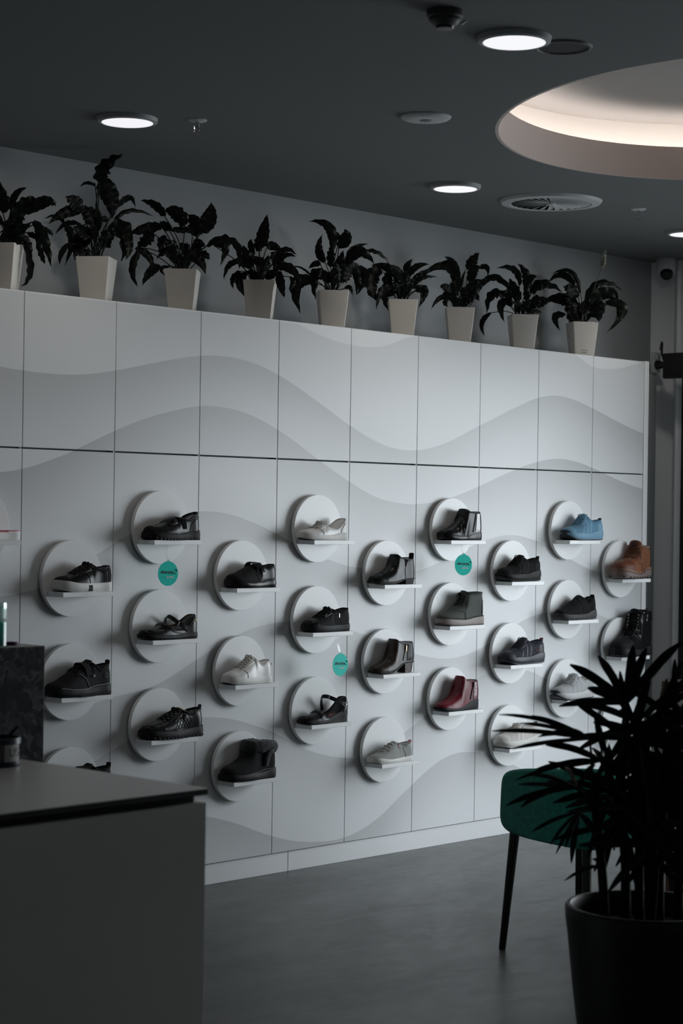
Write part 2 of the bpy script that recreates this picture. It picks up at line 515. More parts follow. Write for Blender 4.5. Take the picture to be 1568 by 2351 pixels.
# ------------------------------------------------------------------ wave-printed panel material
def wave_material():
    m = bpy.data.materials.new('wave_print_laminate')
    m.use_nodes = True
    nt = m.node_tree
    N = nt.nodes.new
    b = nt.nodes['Principled BSDF']
    b.inputs['Roughness'].default_value = .36
    g = N('ShaderNodeNewGeometry')
    sp = N('ShaderNodeSeparateXYZ')
    nt.links.new(g.outputs['Position'], sp.inputs[0])
    X0, XS = -.6, 5.0
    ux = N('ShaderNodeMath'); ux.operation = 'MULTIPLY_ADD'
    ux.inputs[1].default_value = 1 / XS
    ux.inputs[2].default_value = -X0 / XS
    nt.links.new(sp.outputs[0], ux.inputs[0])
    val = None
    contrast = [.13, .30, .34, .30, .28, .28, .30]
    for pts, k in zip(WAVES, contrast):
        fc = N('ShaderNodeFloatCurve')
        cm = fc.mapping
        cm.extend = 'HORIZONTAL'
        cv = cm.curves[0]
        q = [((x - X0) / XS, z / 3) for x, z in pts]
        cv.points[0].location = q[0]
        cv.points[1].location = q[-1]
        for a in q[1:-1]:
            cv.points.new(*a)
        cm.update()
        nt.links.new(ux.outputs[0], fc.inputs['Value'])
        d = N('ShaderNodeMath'); d.operation = 'MULTIPLY_ADD'
        d.inputs[1].default_value = 3
        nt.links.new(fc.outputs[0], d.inputs[0])
        neg = N('ShaderNodeMath'); neg.operation = 'MULTIPLY'; neg.inputs[1].default_value = -1
        nt.links.new(sp.outputs[2], neg.inputs[0])
        nt.links.new(neg.outputs[0], d.inputs[2])
        below = N('ShaderNodeMapRange')
        below.inputs[1].default_value = -.0008
        below.inputs[2].default_value = .0008
        nt.links.new(d.outputs[0], below.inputs[0])
        tone = N('ShaderNodeMapRange'); tone.interpolation_type = 'SMOOTHSTEP'
        tone.inputs[1].default_value = -.12
        tone.inputs[2].default_value = .34
        tone.inputs[3].default_value = 1 - k * 1.25
        tone.inputs[4].default_value = .97
        nt.links.new(d.outputs[0], tone.inputs[0])
        mx = N('ShaderNodeMix'); mx.data_type = 'FLOAT'
        nt.links.new(below.outputs[0], mx.inputs[0])
        if val is None:
            mx.inputs[2].default_value = 1.02
        else:
            nt.links.new(val, mx.inputs[2])
        nt.links.new(tone.outputs[0], mx.inputs[3])
        val = mx.outputs[0]
    cr = N('ShaderNodeMix'); cr.data_type = 'RGBA'
    cr.inputs[6].default_value = (.0, .0, .0, 1)
    cr.inputs[7].default_value = (.74, .755, .765, 1)
    cr.clamp_factor = False
    nt.links.new(val, cr.inputs[0])
    nt.links.new(cr.outputs[2], b.inputs['Base Color'])
    return m

def floor_material():
    m = bpy.data.materials.new('polished_concrete')
    m.use_nodes = True
    nt = m.node_tree
    N = nt.nodes.new
    b = nt.nodes['Principled BSDF']
    b.inputs['Specular IOR Level'].default_value = .28
    g = N('ShaderNodeNewGeometry')
    mp = N('ShaderNodeMapping')
    mp.inputs['Rotation'].default_value = (0, 0, .6)
    mp.inputs['Scale'].default_value = (1.0, 2.2, 1)
    nt.links.new(g.outputs['Position'], mp.inputs[0])
    n1 = N('ShaderNodeTexNoise'); n1.inputs['Scale'].default_value = 1.6; n1.inputs['Detail'].default_value = 8; n1.inputs['Roughness'].default_value = .62; n1.inputs['Distortion'].default_value = .5
    n2 = N('ShaderNodeTexNoise'); n2.inputs['Scale'].default_value = 9; n2.inputs['Detail'].default_value = 6; n2.inputs['Distortion'].default_value = 1.2
    nt.links.new(mp.outputs[0], n1.inputs[0]); nt.links.new(mp.outputs[0], n2.inputs[0])
    mx = N('ShaderNodeMath'); mx.operation = 'MULTIPLY_ADD'; mx.inputs[1].default_value = .45
    nt.links.new(n2.outputs[0], mx.inputs[0]); nt.links.new(n1.outputs[0], mx.inputs[2])
    r = N('ShaderNodeValToRGB')
    r.color_ramp.elements[0].position = .55; r.color_ramp.elements[0].color = (.060, .063, .058, 1)
    r.color_ramp.elements[1].position = .92; r.color_ramp.elements[1].color = (.118, .123, .122, 1)
    nt.links.new(mx.outputs[0], r.inputs[0])
    nt.links.new(r.outputs[0], b.inputs['Base Color'])
    rr = N('ShaderNodeMapRange'); rr.inputs[3].default_value = .26; rr.inputs[4].default_value = .5
    nt.links.new(n2.outputs[0], rr.inputs[0]); nt.links.new(rr.outputs[0], b.inputs['Roughness'])
    return m

def terrazzo_material():
    m = bpy.data.materials.new('dark_terrazzo')
    m.use_nodes = True
    nt = m.node_tree
    N = nt.nodes.new
    b = nt.nodes['Principled BSDF']
    b.inputs['Roughness'].default_value = .3
    tc = N('ShaderNodeTexCoord')
    n0 = N('ShaderNodeTexNoise'); n0.inputs['Scale'].default_value = 26; n0.inputs['Detail'].default_value = 5
    nt.links.new(tc.outputs['Object'], n0.inputs[0])
    ad = N('ShaderNodeMix'); ad.data_type = 'RGBA'; ad.blend_type = 'ADD'; ad.inputs[0].default_value = .09
    nt.links.new(tc.outputs['Object'], ad.inputs[6]); nt.links.new(n0.outputs[1], ad.inputs[7])
    v = N('ShaderNodeTexVoronoi'); v.inputs['Scale'].default_value = 52
    nt.links.new(ad.outputs[2], v.inputs['Vector'])
    r = N('ShaderNodeValToRGB')
    e = r.color_ramp.elements
    e[0].position = 0; e[0].color = (.006, .007, .008, 1)
    e[1].position = 1; e[1].color = (.075, .08, .078, 1)
    e.new(.45).color = (.014, .017, .018, 1)
    e.new(.72).color = (.035, .04, .04, 1)
    sc = N('ShaderNodeSeparateColor')
    nt.links.new(v.outputs['Color'], sc.inputs[0]); nt.links.new(sc.outputs[0], r.inputs[0])
    nt.links.new(r.outputs[0], b.inputs['Base Color'])
    return m

WAVE = wave_material()
SEAM = mat('grey_gap_seal', (.50, .56, .56), .6)
TERRAZZO = terrazzo_material()

# ------------------------------------------------------------------ room shell
X_LEFT, Y_FRONT = -6.2, -7.6
struct(MB().box(X_LEFT, XE + .2, Y_FRONT, YB, -.1, 0).build('floor', floor_material()), 'mottled grey polished concrete floor')
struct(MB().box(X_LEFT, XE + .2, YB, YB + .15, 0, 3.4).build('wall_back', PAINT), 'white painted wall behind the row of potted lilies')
struct(MB().box(X_LEFT - .15, X_LEFT, Y_FRONT, YB, 0, 3.4).build('wall_left', mat('grey_far_wall', (.45, .45, .45), .9)))
struct(MB().box(X_LEFT, XE + .2, Y_FRONT - .15, Y_FRONT, 0, 3.4).build('wall_front', mat('grey_front_wall', (.45, .45, .45), .9)))
w = MB()
for a, b in (((XE - .02, YB), (XE + .10, .23)), ((XE + .10, .23), (XE + .02, .19)), ((XE + .02, .19), (XE + .02, .15))):   # splayed pier beside the shopfront
    w.add([(a[0], a[1], 0), (b[0], b[1], 0), (XE + .2, b[1], 0), (XE + .2, a[1], 0), (a[0], a[1], H), (b[0], b[1], H), (XE + .2, b[1], H), (XE + .2, a[1], H)],
          [(0, 1, 5, 4), (1, 2, 6, 5), (2, 3, 7, 6), (3, 0, 4, 7), (4, 5, 6, 7), (0, 3, 2, 1)])
w.box(XE, XE + .2, Y_FRONT, WIN_Y0, 0, H)
w.box(XE, XE + .2, WIN_Y0, .15, WIN_Z1, H)             # header over the glazing
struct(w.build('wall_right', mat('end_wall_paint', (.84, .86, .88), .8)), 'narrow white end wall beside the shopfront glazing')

# oval cove: centre, semi-axes, direction of the long axis
CV_C, CV_A, CV_B, CV_T = (1.632, -2.172), 1.174, .939, .8727
def oval(off, k, n=96):
    a = 2 * PI * k / n
    x, y = (CV_A + off) * math.cos(a), (CV_B + off) * math.sin(a)
    return (CV_C[0] + x * math.cos(CV_T) - y * math.sin(CV_T), CV_C[1] + x * math.sin(CV_T) + y * math.cos(CV_T))

def ceiling():
    n = 96
    x0, x1, y0, y1 = X_LEFT, XE + .2, Y_FRONT, YB
    inner = [oval(.012, k, n) for k in range(n)]
    outer = []
    for x, y in inner:
        dx, dy = x - CV_C[0], y - CV_C[1]
        t = min(((x1 if dx > 0 else x0) - CV_C[0]) / dx if abs(dx) > 1e-6 else 1e9, ((y1 if dy > 0 else y0) - CV_C[1]) / dy if abs(dy) > 1e-6 else 1e9)
        outer.append((CV_C[0] + dx * t, CV_C[1] + dy * t))
    # pull the nearest outer points into the four corners
    for cx in (x0, x1):
        for cy in (y0, y1):
            k = min(range(n), key=lambda i: (outer[i][0] - cx) ** 2 + (outer[i][1] - cy) ** 2)
            outer[k] = (cx, cy)
    m = MB()
    m.grid([[(x, y, H) for x, y in inner], [(x, y, H) for x, y in outer], [(x, y, H + .10) for x, y in outer], [(x, y, H + .10) for x, y in inner]], closed_u=True, closed_v=True)
    return m.build('ceiling', CEIL)
struct(ceiling(), 'flat painted ceiling with an oval recess')

def cove():
    n = 96
    root = thing('ceiling_cove', 'oval recessed ceiling cove glowing with a hidden warm light strip', 'ceiling light', (CV_C[0], CV_C[1], H))
    def ring(o, z):
        return [(x - CV_C[0], y - CV_C[1], z) for x, y in (oval(o, k, n) for k in range(n))]
    fas = mat('cove_fascia_paint', (.62, .54, .51), .55)
    MB().grid([ring(0, .0), ring(0, .135), ring(.012, .135), ring(.012, .0)], closed_u=True, closed_v=True).build('fascia', fas, root)
    rp = mat('cove_paint', (.80, .78, .75), .8)
    MB().grid([ring(.012, .1), ring(.16, .1), ring(.16, .262)], closed_v=True).build('recess_wall', rp, root)
    top = MB()
    r0 = ring(.16, .262)
    top.add(r0 + [(0, 0, .262)], [(k, (k + 1) % n, n) for k in range(n)])
    top.build('recess_ceiling', mat('cove_ceiling_paint', (.46, .44, .43), .8), root)
    led = mat('cove_light_strip', (1, 1, 1), .5, emit=(1.0, .90, .83), estr=COVE_E)
    MB().grid([ring(.05, .101), ring(.05, .112), ring(.075, .112), ring(.075, .101)], closed_u=True, closed_v=True).build('light_strip', led, root)
COVE_E = 11.5
cove()

# shopfront glazing on the end wall (daylight enters here)
def shopfront():
    g = bpy.data.objects.new('window_1', None)
    COL.objects.link(g)
    struct(g, 'black framed shopfront glazing on the end wall')
    fr = BLACK_METAL
    y0, y1 = WIN_Y0, WIN_Y1
    MB().rbox(XE + .01, XE + .13, y1, .16, 0, WIN_Z1, .004).build('dark_panel', fr, g)
    MB().rbox(XE + .02, XE + .12, y1 - .06, y1, 0, WIN_Z1, .004).build('frame', fr, g)
    MB().rbox(XE + .02, XE + .12, y0, y0 + .06, 0, WIN_Z1, .004).build('frame', fr, g)
    MB().rbox(XE + .02, XE + .12, y0 + .06, y1 - .06, WIN_Z1 - .06, WIN_Z1, .004).build('frame', fr, g)
    MB().rbox(XE + .02, XE + .12, y0 + .06, y1 - .06, 0, .06, .004).build('frame', fr, g)
    n = 5
    step = (y1 - y0 - .12) / n
    pane = pane_mat('clear_glass')
    for i in range(n):
        a = y0 + .06 + i * step
        if i:
            MB().rbox(XE + .03, XE + .11, a - .025, a + .025, .06, WIN_Z1 - .06, .003).build('mullion', fr, g)
        MB().box(XE + .066, XE + .074, a + .02, a + step - .02, .055, WIN_Z1 - .055).build('pane', pane, g)
    # pale rounded jamb between pier and black frame
    j = MB()
    j.grid([[(XE + .02 - .035 * math.sin(t), .18 + .022 * math.cos(t), z) for t in [PI * k / 8 for k in range(9)]] for z in (0, H)])
    struct(j.build('trim_1', mat('pale_jamb_paint', (.82, .85, .87), .35)), 'pale rounded jamb between end wall and black frame')
    struct(MB().box(XE + .2, XE + 9, -9, 4, -.12, -.06).build('pavement', mat('outside_paving', (.22, .22, .21), .9)), 'grey paving outside the shopfront')
shopfront()

# ------------------------------------------------------------------ panelled wall
W = .45
Z_TOP, Z_SEAM, Z_PLINTH = 2.361, 1.770, .089
def panel_wall():
    root = thing('panelled_wall', 'floor-standing white panel wall printed with soft grey waves', 'wall panelling', (1.6, 0, 0))
    back = MB().box(-1.36 - 1.6, 4.07 - 1.6, .021, .34, .0, Z_TOP - .022)
    back.build('carcass', DARKGAP, root)
    MB().rbox(-1.36 - 1.6, 4.05 - 1.6, .0205, .34, Z_TOP - .020, Z_TOP - .001, .001, 1).build('top_board', WHITE, root)
    gap = .0011
    for n in range(-3, 9):
        x0, x1 = n * W + gap, (n + 1) * W - gap
        for z0, z1 in ((Z_PLINTH, Z_SEAM - .003), (Z_SEAM + .003, Z_TOP)):
            MB().rbox(x0 - 1.6, x1 - 1.6, 0, .019, z0, z1, .0012, 1).build('panel', WAVE, root)
    MB().rbox(4.052 - 1.6, 4.092 - 1.6, -.002, .34, 0, Z_TOP + .004, .002).build('end_panel', WHITE, root)
    for n in range(-2, 9):
        MB().box(n * W - .004 - 1.6, n * W + .004 - 1.6, .0035 if n not in (0, 7) else .012, .0208, Z_PLINTH, Z_TOP - .0205).build('gap_strip', SEAM, root)
    for a, b in ((-1.36, 1.46), (1.463, 4.05)):
        MB().rbox(a - 1.6, b - 1.6, .012, .0205, .0, Z_PLINTH - .004, .001, 1).build('plinth', WHITE, root)
panel_wall()
struct(MB().rbox(4.50, 4.56, .27, YB, 0, 2.34, .004).build('trim_2', mat('grey_trunking', (.36, .39, .40), .6)), 'grey vertical trunking beside the panel wall')

# ------------------------------------------------------------------ ceiling fittings
LAMP_E = .85
LAMP_W = 2.2
def downlight(x, y, label):
    r = thing('downlight', label, 'ceiling light', (x, y, H), 0, 'round ceiling downlights')
    MB().lathe([(.093, -.016), (.098, -.018), (.108, -.014), (.111, 0)], 48).build('bezel', mat('lamp_bezel', (.42, .44, .45), .5), r)
    MB().disc((0, 0, -.0165), .0935, 48).build('diffuser', mat('lamp_diffuser', (.9, .9, .9), .5, emit=(.97, .96, 1.0), estr=LAMP_E), r)
    ld = bpy.data.lights.new('lamp_light', 'AREA')
    ld.shape = 'DISK'
    ld.size = .18
    ld.energy = LAMP_W
    ld.color = (1.0, .93, .86)
    lo = bpy.data.objects.new('lamp_light', ld)
    COL.objects.link(lo)
    lo.parent = r
    lo.location = (0, 0, -.022)
for x, y, l in ((.096, -.466, 'lit round downlight above the tall potted lily'), (.037, -2.30, 'lit round downlight nearest the camera beside the round speaker grille'),
                (1.954, -.458, 'lit round downlight beside the swirl air diffuser'), (3.715, -.485, 'lit round downlight cut by the right picture edge')):
    downlight(x, y, l)

def sprinkler(x, y, label):
    r = thing('sprinkler_head', label, 'sprinkler', (x, y, H), 0, 'fire sprinkler heads')
    MB().lathe([(0, -.006), (.026, -.006), (.034, -.003), (.036, 0)], 24).build('escutcheon', GREY_PLASTIC, r)
    MB().lathe([(.009, -.004), (.009, -.016), (.006, -.018), (.006, -.026)], 12).build('body', CHROME, r)
    MB().tube([(-.006, 0, -.016), (-.013, 0, -.024), (-.012, 0, -.034), (-.003, 0, -.041)], .0018, 6).tube([(.006, 0, -.016), (.013, 0, -.024), (.012, 0, -.034), (.003, 0, -.041)], .0018, 6).build('yoke', CHROME, r)
    MB().lathe([(0, -.041), (.014, -.041), (.014, -.043), (0, -.0435)], 16).build('deflector', CHROME, r)
sprinkler(.279, -.641, 'small sprinkler head beside the left downlight')
sprinkler(2.974, -.70, 'small sprinkler head right of the swirl air diffuser')

def plate_sensor():
    r = thing('ceiling_sensor', 'flat round white sensor plate on the ceiling', 'sensor', (.757, -1.327, H))
    MB().lathe([(0, -.014), (.055, -.014), (.082, -.010), (.0905, -.004), (.091, 0)], 40).build('plate', GREY_PLASTIC, r)
    MB().lathe([(0, -.019), (.016, -.019), (.024, -.014)], 24).build('lens', mat('sensor_lens', (.3, .31, .32), .3), r)
plate_sensor()

def speaker_grille():
    r = thing('ceiling_speaker', 'round dark grille speaker flush in the ceiling', 'speaker', (.222, -2.342, H))
    MB().lathe([(.076, -.004), (.080, -.007), (.086, -.006), (.0885, 0)], 40).build('ring', mat('dark_ring', (.16, .16, .16), .6), r)
    MB().lathe([(0, -.003), (.077, -.003)], 40).build('grille', mat('speaker_mesh', (.03, .03, .03), .8, bump=.6, scale=600, kind='voronoi'), r)
speaker_grille()

def smoke_alarm():
    r = thing('smoke_detector', 'dark domed smoke detector near the top edge', 'smoke detector', (-.335, -2.345, H))
    dk = mat('dark_detector', (.04, .04, .042), .5)
    MB().lathe([(.052, 0), (.052, -.018), (.046, -.022), (.045, -.030), (.034, -.040), (.026, -.044)], 32).build('housing', dk, r)
    MB().lathe([(.026, -.042), (.024, -.052), (0, -.054)], 24).build('sensing_chamber', BLACK_PLASTIC, r)
    MB().tube([(.036, -.03, -.036), (.046, -.038, -.026)], .004, 8).build('indicator', GREY_PLASTIC, r)
smoke_alarm()

def diffuser():
    r = thing('air_diffuser', 'round swirl air diffuser with radial vanes', 'air vent', (2.546, -.522, H))
    MB().lathe([(.178, -.012), (.185, -.016), (.222, -.012), (.231, 0)], 56).build('frame', GREY_PLASTIC, r)
    MB().lathe([(0, -.001), (.18, -.001)], 48).build('duct', mat('duct_black', (.006, .006, .006), .9), r)
    MB().lathe([(0, -.017), (.020, -.017), (.024, -.010)], 24).build('hub', GREY_PLASTIC, r)
    me = MB().add([(.02, -.004, -.005), (.178, -.015, -.006), (.178, .013, -.013), (.02, .003, -.011), (.02, -.004, -.0066), (.178, -.015, -.0076), (.178, .013, -.0146), (.02, .003, -.0126)],
                  [(0, 1, 2, 3), (4, 7, 6, 5), (0, 4, 5, 1), (1, 5, 6, 2), (2, 6, 7, 3), (3, 7, 4, 0)]).mesh('vane')
    me.materials.append(GREY_PLASTIC)
    for k in range(28):
        share('vane', me, r, rot=(0, 0, 2 * PI * k / 28))
diffuser()

def dome_camera():
    r = thing('security_camera', 'white turret security camera in the ceiling corner', 'camera', (4.53, .20, H))
    MB().lathe([(.052, 0), (.056, -.02), (.055, -.055), (.046, -.082), (.03, -.10), (0, -.108)], 32).build('housing', mat('camera_white', (.62, .64, .65), .35), r)
    b = MB().lathe([(0, .030), (.026, .028), (.034, .014), (.036, 0)], 28)
    d = Vector((-.62, -.55, -.62)).normalized()
    q = d.to_track_quat('Z', 'Y').to_matrix().to_4x4()
    b.xf(Matrix.Translation(Vector((0, 0, -.062)) + d * .034) @ q)
    b.build('lens_ball', BLACK_PLASTIC, r)
dome_camera()

def screen_and_power():
    r = thing('wall_screen', 'black wall-mounted screen cut by the right picture edge', 'screen', (4.40, -.02, 2.365))
    MB().rbox(-.02, .03, -.42, .132, -.068, .068, .006, 2).build('casing', BLACK_PLASTIC, r)
    MB().tube([(.03, -.05, 0), (.235, -.05, 0)], .02, 10).build('bracket', BLACK_METAL, r)
    o = thing('power_outlet', 'white power outlet at the top end of the panel wall', 'power outlet', (4.53, .262, 2.40))
    MB().rbox(-.035, .035, -.012, .006, -.055, .055, .003).build('face_plate', GREY_PLASTIC, o)
    MB().rbox(-.010, .010, -.015, -.011, .018, .038, .001, 1).build('switch', WHITE, o)
    off = Vector((4.53 - 4.40, .25 + .02, 2.385 - 2.365))
    P = [(0, -.05, -.008), (-.01, -.075, -.022), (-.015, -.062, .01), (-.02, -.045, .06), (-.04, -.06, .105), (-.08, -.085, .115), (-.11, -.10, .09), (-.115, -.10, .07)]
    c = MB().tube(smooth_path([Vector(p) + off for p in P], 40), .006, 8).build('power_cable', BLACK_PLASTIC, r)
    MB().tube([Vector(p) + off for p in ((0, 0, 0), (0, -.022, 0), (0, -.045, -.004), (.0, -.06, -.01))], [.026, .024, .014, .007], 12).build('plug', BLACK_PLASTIC, c)

def smooth_path(P, n):
    P = [np.array(p, float) for p in P]
    m = len(P) - 1
    out = []
    for k in range(n + 1):
        s = k / n * m
        i = min(int(s), m - 1)
        t = s - i
        a, b, c, d = P[max(i - 1, 0)], P[i], P[i + 1], P[min(i + 2, m)]
        out.append(tuple(.5 * ((2 * b) + (-a + c) * t + (2 * a - 5 * b + 4 * c - d) * t * t + (-a + 3 * b - 3 * c + d) * t ** 3)))
    return out
screen_and_power()
# ------------------------------------------------------------------ round display shelves
def shelf_meshes():
    d = MB()
    R, t = .1466, .018
    d.grid([[(r * math.cos(2 * PI * k / 72), y, r * math.sin(2 * PI * k / 72)) for k in range(72)] for r, y in ((R - .03, t), (R - .001, t), (R, t - .001), (R, .001), (R - .001, 0), (R - .03, 0))], closed_v=True)
    d.add([((R - .03) * math.cos(2 * PI * k / 72), 0, (R - .03) * math.sin(2 * PI * k / 72)) for k in range(72)], [tuple(range(72))])
    dm = d.mesh('backing_disc', 30)
    dm.materials.append(DISC)
    s = MB().rbox(-.121, .129, -.096, .0, -.0665, -.0485, .0008, 1).mesh('shelf_board', 30)
    s.materials.append(DISC)
    p = MB().lathe([(.05, 0), (.05, .0125), (0, .0125)], 32).xf(Matrix.Rotation(-PI / 2, 4, 'X')).mesh('wall_spacer')
    p.materials.append(WHITE)
    return dm, s, p
DM, SM, SP = shelf_meshes()
SHELF_Z = {}
def display_shelf(x, z, what):
    r = thing('display_shelf', 'round white disc shelf ' + what, 'shelf', (x, -.030, z), 0, 'round white shoe shelves on the panel wall')
    share('backing_disc', DM, r)
    share('shelf_board', SM, r)
    share('wall_spacer', SP, r, (0, .0175, 0))

# ------------------------------------------------------------------ shoe builder
def pchip(xs, ys):
    xs, ys = np.array(xs, float), np.array(ys, float)
    h = np.diff(xs); d = np.diff(ys) / h
    n = len(xs)
    m = np.zeros(n)
    for i in range(1, n - 1):
        if d[i - 1] * d[i] > 0:
            w1, w2 = 2 * h[i] + h[i - 1], h[i] + 2 * h[i - 1]
            m[i] = (w1 + w2) / (w1 / d[i - 1] + w2 / d[i])
    m[0], m[-1] = d[0], d[-1]
    def f(x):
        x = min(max(x, xs[0]), xs[-1])
        i = min(max(int(np.searchsorted(xs, x)) - 1, 0), n - 2)
        t = (x - xs[i]) / h[i]
        return float(ys[i] * (1 + 2 * t) * (1 - t) ** 2 + m[i] * h[i] * t * (1 - t) ** 2 + ys[i + 1] * t * t * (3 - 2 * t) + m[i + 1] * h[i] * t * t * (t - 1))
    return f

OUT = pchip([0, .15, .3, .45, .62, .78, .9, 1], [.80, .90, 1.0, .97, .82, .74, .76, .74])
class Shoe:
    def __init__(s, name, label, cat, x, z, L, Wd, ctrl, sole_top, sole_bot, upper, lining, yaw=0.0, yoff=0.0, collar=.0025, collar_mat=None,
                 tc=.18, hc=.13, arch=(2.4, 2.1), ripple=None, heel_bulge=.003, pinch=0.0, dip=0.0, dip_p=1.0):
        s.root = thing(name, label, cat, (x, -.080 + yoff, z), yaw)
        s.L, s.W, s.tc, s.hc, s.arch, s.ripple, s.hb, s.pinch = L, Wd, tc, hc, arch, ripple, heel_bulge, pinch
        s.dip, s.dip_p, s.u0 = dip, dip_p, 2.0
        c = [(a[0], a[1], a[2] if len(a) > 2 else 0.0, a[3] if len(a) > 3 else a[0]) for a in ctrl]
        us = [0.0]
        for a, b in zip(c, c[1:]):
            us.append(us[-1] + math.hypot((a[0] - b[0]) * L, a[1] - b[1]) + .002)
        us = [u / us[-1] for u in us]
        s.us = us
        s.f = [pchip(us, [a[i] for a in c]) for i in range(4)]
        s.wopen = [u for u, a in zip(us, c) if a[2] > 0]
        first = next(i for i, a in enumerate(c) if a[2] > 0)
        s.u0 = us[first - 1]
        s.st, s.sb = pchip(*zip(*sole_top)), pchip(*zip(*sole_bot))
        n = 64
        U = sorted(set([round((1 - math.cos(PI * .5 * k / 12)) * .12, 5) for k in range(12)] + [.12 + .88 * k / (n - 14) for k in range(n - 13)] + [s.u0] + [1 - .006 * k for k in range(1, 5)]))
        s.U = U
        M = 12
        m = MB()
        for sg in (-1, 1):
            m.grid([[s.S(u, sg * (1 - k / M)) for k in range(M + 1)] for u in U])
        m.build('upper', upper, s.root, 60, merge=.0003)
        UO = [u for u in U if u >= s.u0]
        rows = []
        for u in UO:
            xt, zt, wt, xb = [f(u) for f in s.f]
            zi = s.st(xb) + .004
            row = []
            z_far = zt
            for sg in (-1, 1):
                pts = []
                zt = z_far - (s.dip_at(u) if sg < 0 else 0)
                for k in range(6):
                    v = 1 - k / 5
                    zz = zi + (zt - zi) * v
                    hw = max(wt - .0025, 0) * (1 - .12 * (1 - v))
                    pts.append((s.lerpx(xt, xb, (zz - zi) / max(zt - zi, 1e-4)) - .0045 * max(0, (u - .86) / .14), sg * hw, zz))
                row += pts if sg < 0 else pts[::-1]
            rows.append(row)
        MB().grid(rows).build('lining', lining, s.root, 60)
        if collar:
            loop = [s.S(u, -1e-4) for u in UO] + [s.S(u, 1e-4) for u in UO[::-1][1:]]
            MB().tube(loop[:-1], collar, 8, closed=True).build('collar', collar_mat or upper, s.root, 80)
    def dip_at(s, u):
        if not s.dip or u <= s.u0:
            return 0.0
        return s.dip * max(0.0, math.sin(PI * (u - s.u0) / (1 - s.u0))) ** s.dip_p
    def lerpx(s, xt, xb, v):
        return (xb + (xt - xb) * v) * s.L
    def half(s, xf):
        b = OUT(xf) * s.W
        t = (1 - (1 - min(max(xf, 0) / s.tc, 1)) ** 2.3) ** (1 / 2.3)
        h = (1 - (1 - min(max(1 - xf, 0) / s.hc, 1)) ** 2.3) ** (1 / 2.3)
        return b * t * h
    def S(s, u, t, off=0.0):
        p = s._S(u, t)
        if off:
            e = .004
            a, b = s._S(min(u + e, 1), t), s._S(max(u - e, 0), t)
            tt = min(max(t, -.985), .985)
            c, d = s._S(u, tt + .012), s._S(u, tt - .012)
            n = (Vector(a) - Vector(b)).cross(Vector(c) - Vector(d))
            if n.length > 1e-12:
                n.normalize()
                ref = Vector((0, p[1], .02 if abs(t) < .5 else 0.0))
                if n.dot(ref) < 0:
                    n = -n
                p = tuple(Vector(p) + n * off)
        return p
    def _S(s, u, t):
        u = min(max(u, 0), 1)
        xt, zt, wt, xb = [f(u) for f in s.f]
        q = 1 - abs(t)
        v = math.sin(q * PI / 2)
        if t < 0:
            zt -= s.dip_at(u)
        zb = s.st(xb) - .002
        wb = s.half(xb)
        a, b = s.arch
        hw = wt + (wb - wt) * max(0.0, 1 - v ** a) ** (1 / b)
        hw *= 1 - s.pinch * math.sin(PI * v) * (u > s.u0 * .6)
        x = s.lerpx(xt, xb, v) + s.hb * math.sin(PI * min(v * 1.15, 1)) * max(0, (u - .85) / .15)
        y = hw * (-1 if t < 0 else 1)
        z = zb + (zt - zb) * v
        if s.ripple:
            dx, dw, dz = s.ripple(u, t, v)
            x += dx; y *= 1 + dw; z += dz
        return (x, y, z)
    def u_at(s, xf):
        for k in range(401):
            if s.f[3](k / 400) >= xf:
                return k / 400
        return 1.0
    def sole(s, name, m, top=None, bot=None, flare=.003, bulge=.0, ext=.004, x0=0.0, x1=1.0, n=40, grooves=None):
        ft = pchip(*zip(*top)) if top else s.st
        fb = pchip(*zip(*bot)) if bot else s.sb
        rows = []
        for k in range(n + 1):
            xf = x0 + (x1 - x0) * .5 * (1 - math.cos(PI * k / n))
            w = s.half(xf)
            w = w + flare * min(1, w / (.3 * s.W))
            x = xf * s.L + (-ext if xf < .001 else 0) + (ext if xf > .999 else 0) + (xf - .5) * ext
            zt, zb = ft(xf), fb(xf)
            h = zt - zb
            g = grooves(xf) if grooves else 0
            e = min(1, w / (.25 * s.W))
            g, bl = g * e, bulge * e
            row = []
            for sg in (-1, 1):
                pts = [(w * .55, zt), (w * .97, zt), (w, zt - .15 * h), (w + bl - g, zt - .5 * h), (w - g, zb + .2 * h), (w * .94, zb), (w * .4, zb)]
                pts = [(x, sg * y, z) for y, z in pts]
                row += pts if sg < 0 else pts[::-1]
            rows.append(row)
        mb = MB().grid(rows, closed_v=True)
        if x0 > 0 or x1 < 1:
            nv = len(rows[0])
            b = len(mb.v) - len(rows) * nv
            mb.f.append(tuple(range(b, b + nv)))
            mb.f.append(tuple(range(b + (len(rows) - 1) * nv, b + len(rows) * nv)))
        return mb.build(name, m, s.root, 40)
    def lugs(s, m, n=13, size=.008, h=.006, flare=.004, x0=.03, x1=.985, name='tread'):
        mb = MB()
        for sg in (-1, 1):
            for k in range(n):
                xf = x0 + (x1 - x0) * k / (n - 1)
                w = s.half(xf) + flare
                z = s.sb(xf)
                x = xf * s.L
                mb.box(x - size / 2, x + size / 2, min(sg * (w - .006), sg * (w + .0004)), max(sg * (w - .006), sg * (w + .0004)), z - .001, z + h * .8)
        o = mb.build(name, m, s.root, 30)
        o['kind'] = 'stuff'
        return o
    def patch(s, name, m, u0, u1, t0, t1, off=.0012, nu=14, nt=10, fu=None):
        rows = []
        for i in range(nt + 1):
            t = t0 + (t1 - t0) * i / nt
            a, b = (fu(i / nt) if fu else (u0, u1))
            row = []
            for j in range(nu + 1):
                u = a + (b - a) * j / nu
                e = 0 if (i in (0, nt) or j in (0, nu)) else off
                row.append(s.S(u, t, e if e else -.0004))
            rows.append(row)
        # lift the ring next to the border so that the edge reads as a crisp step
        return MB().grid(rows).build(name, m, s.root, 60)
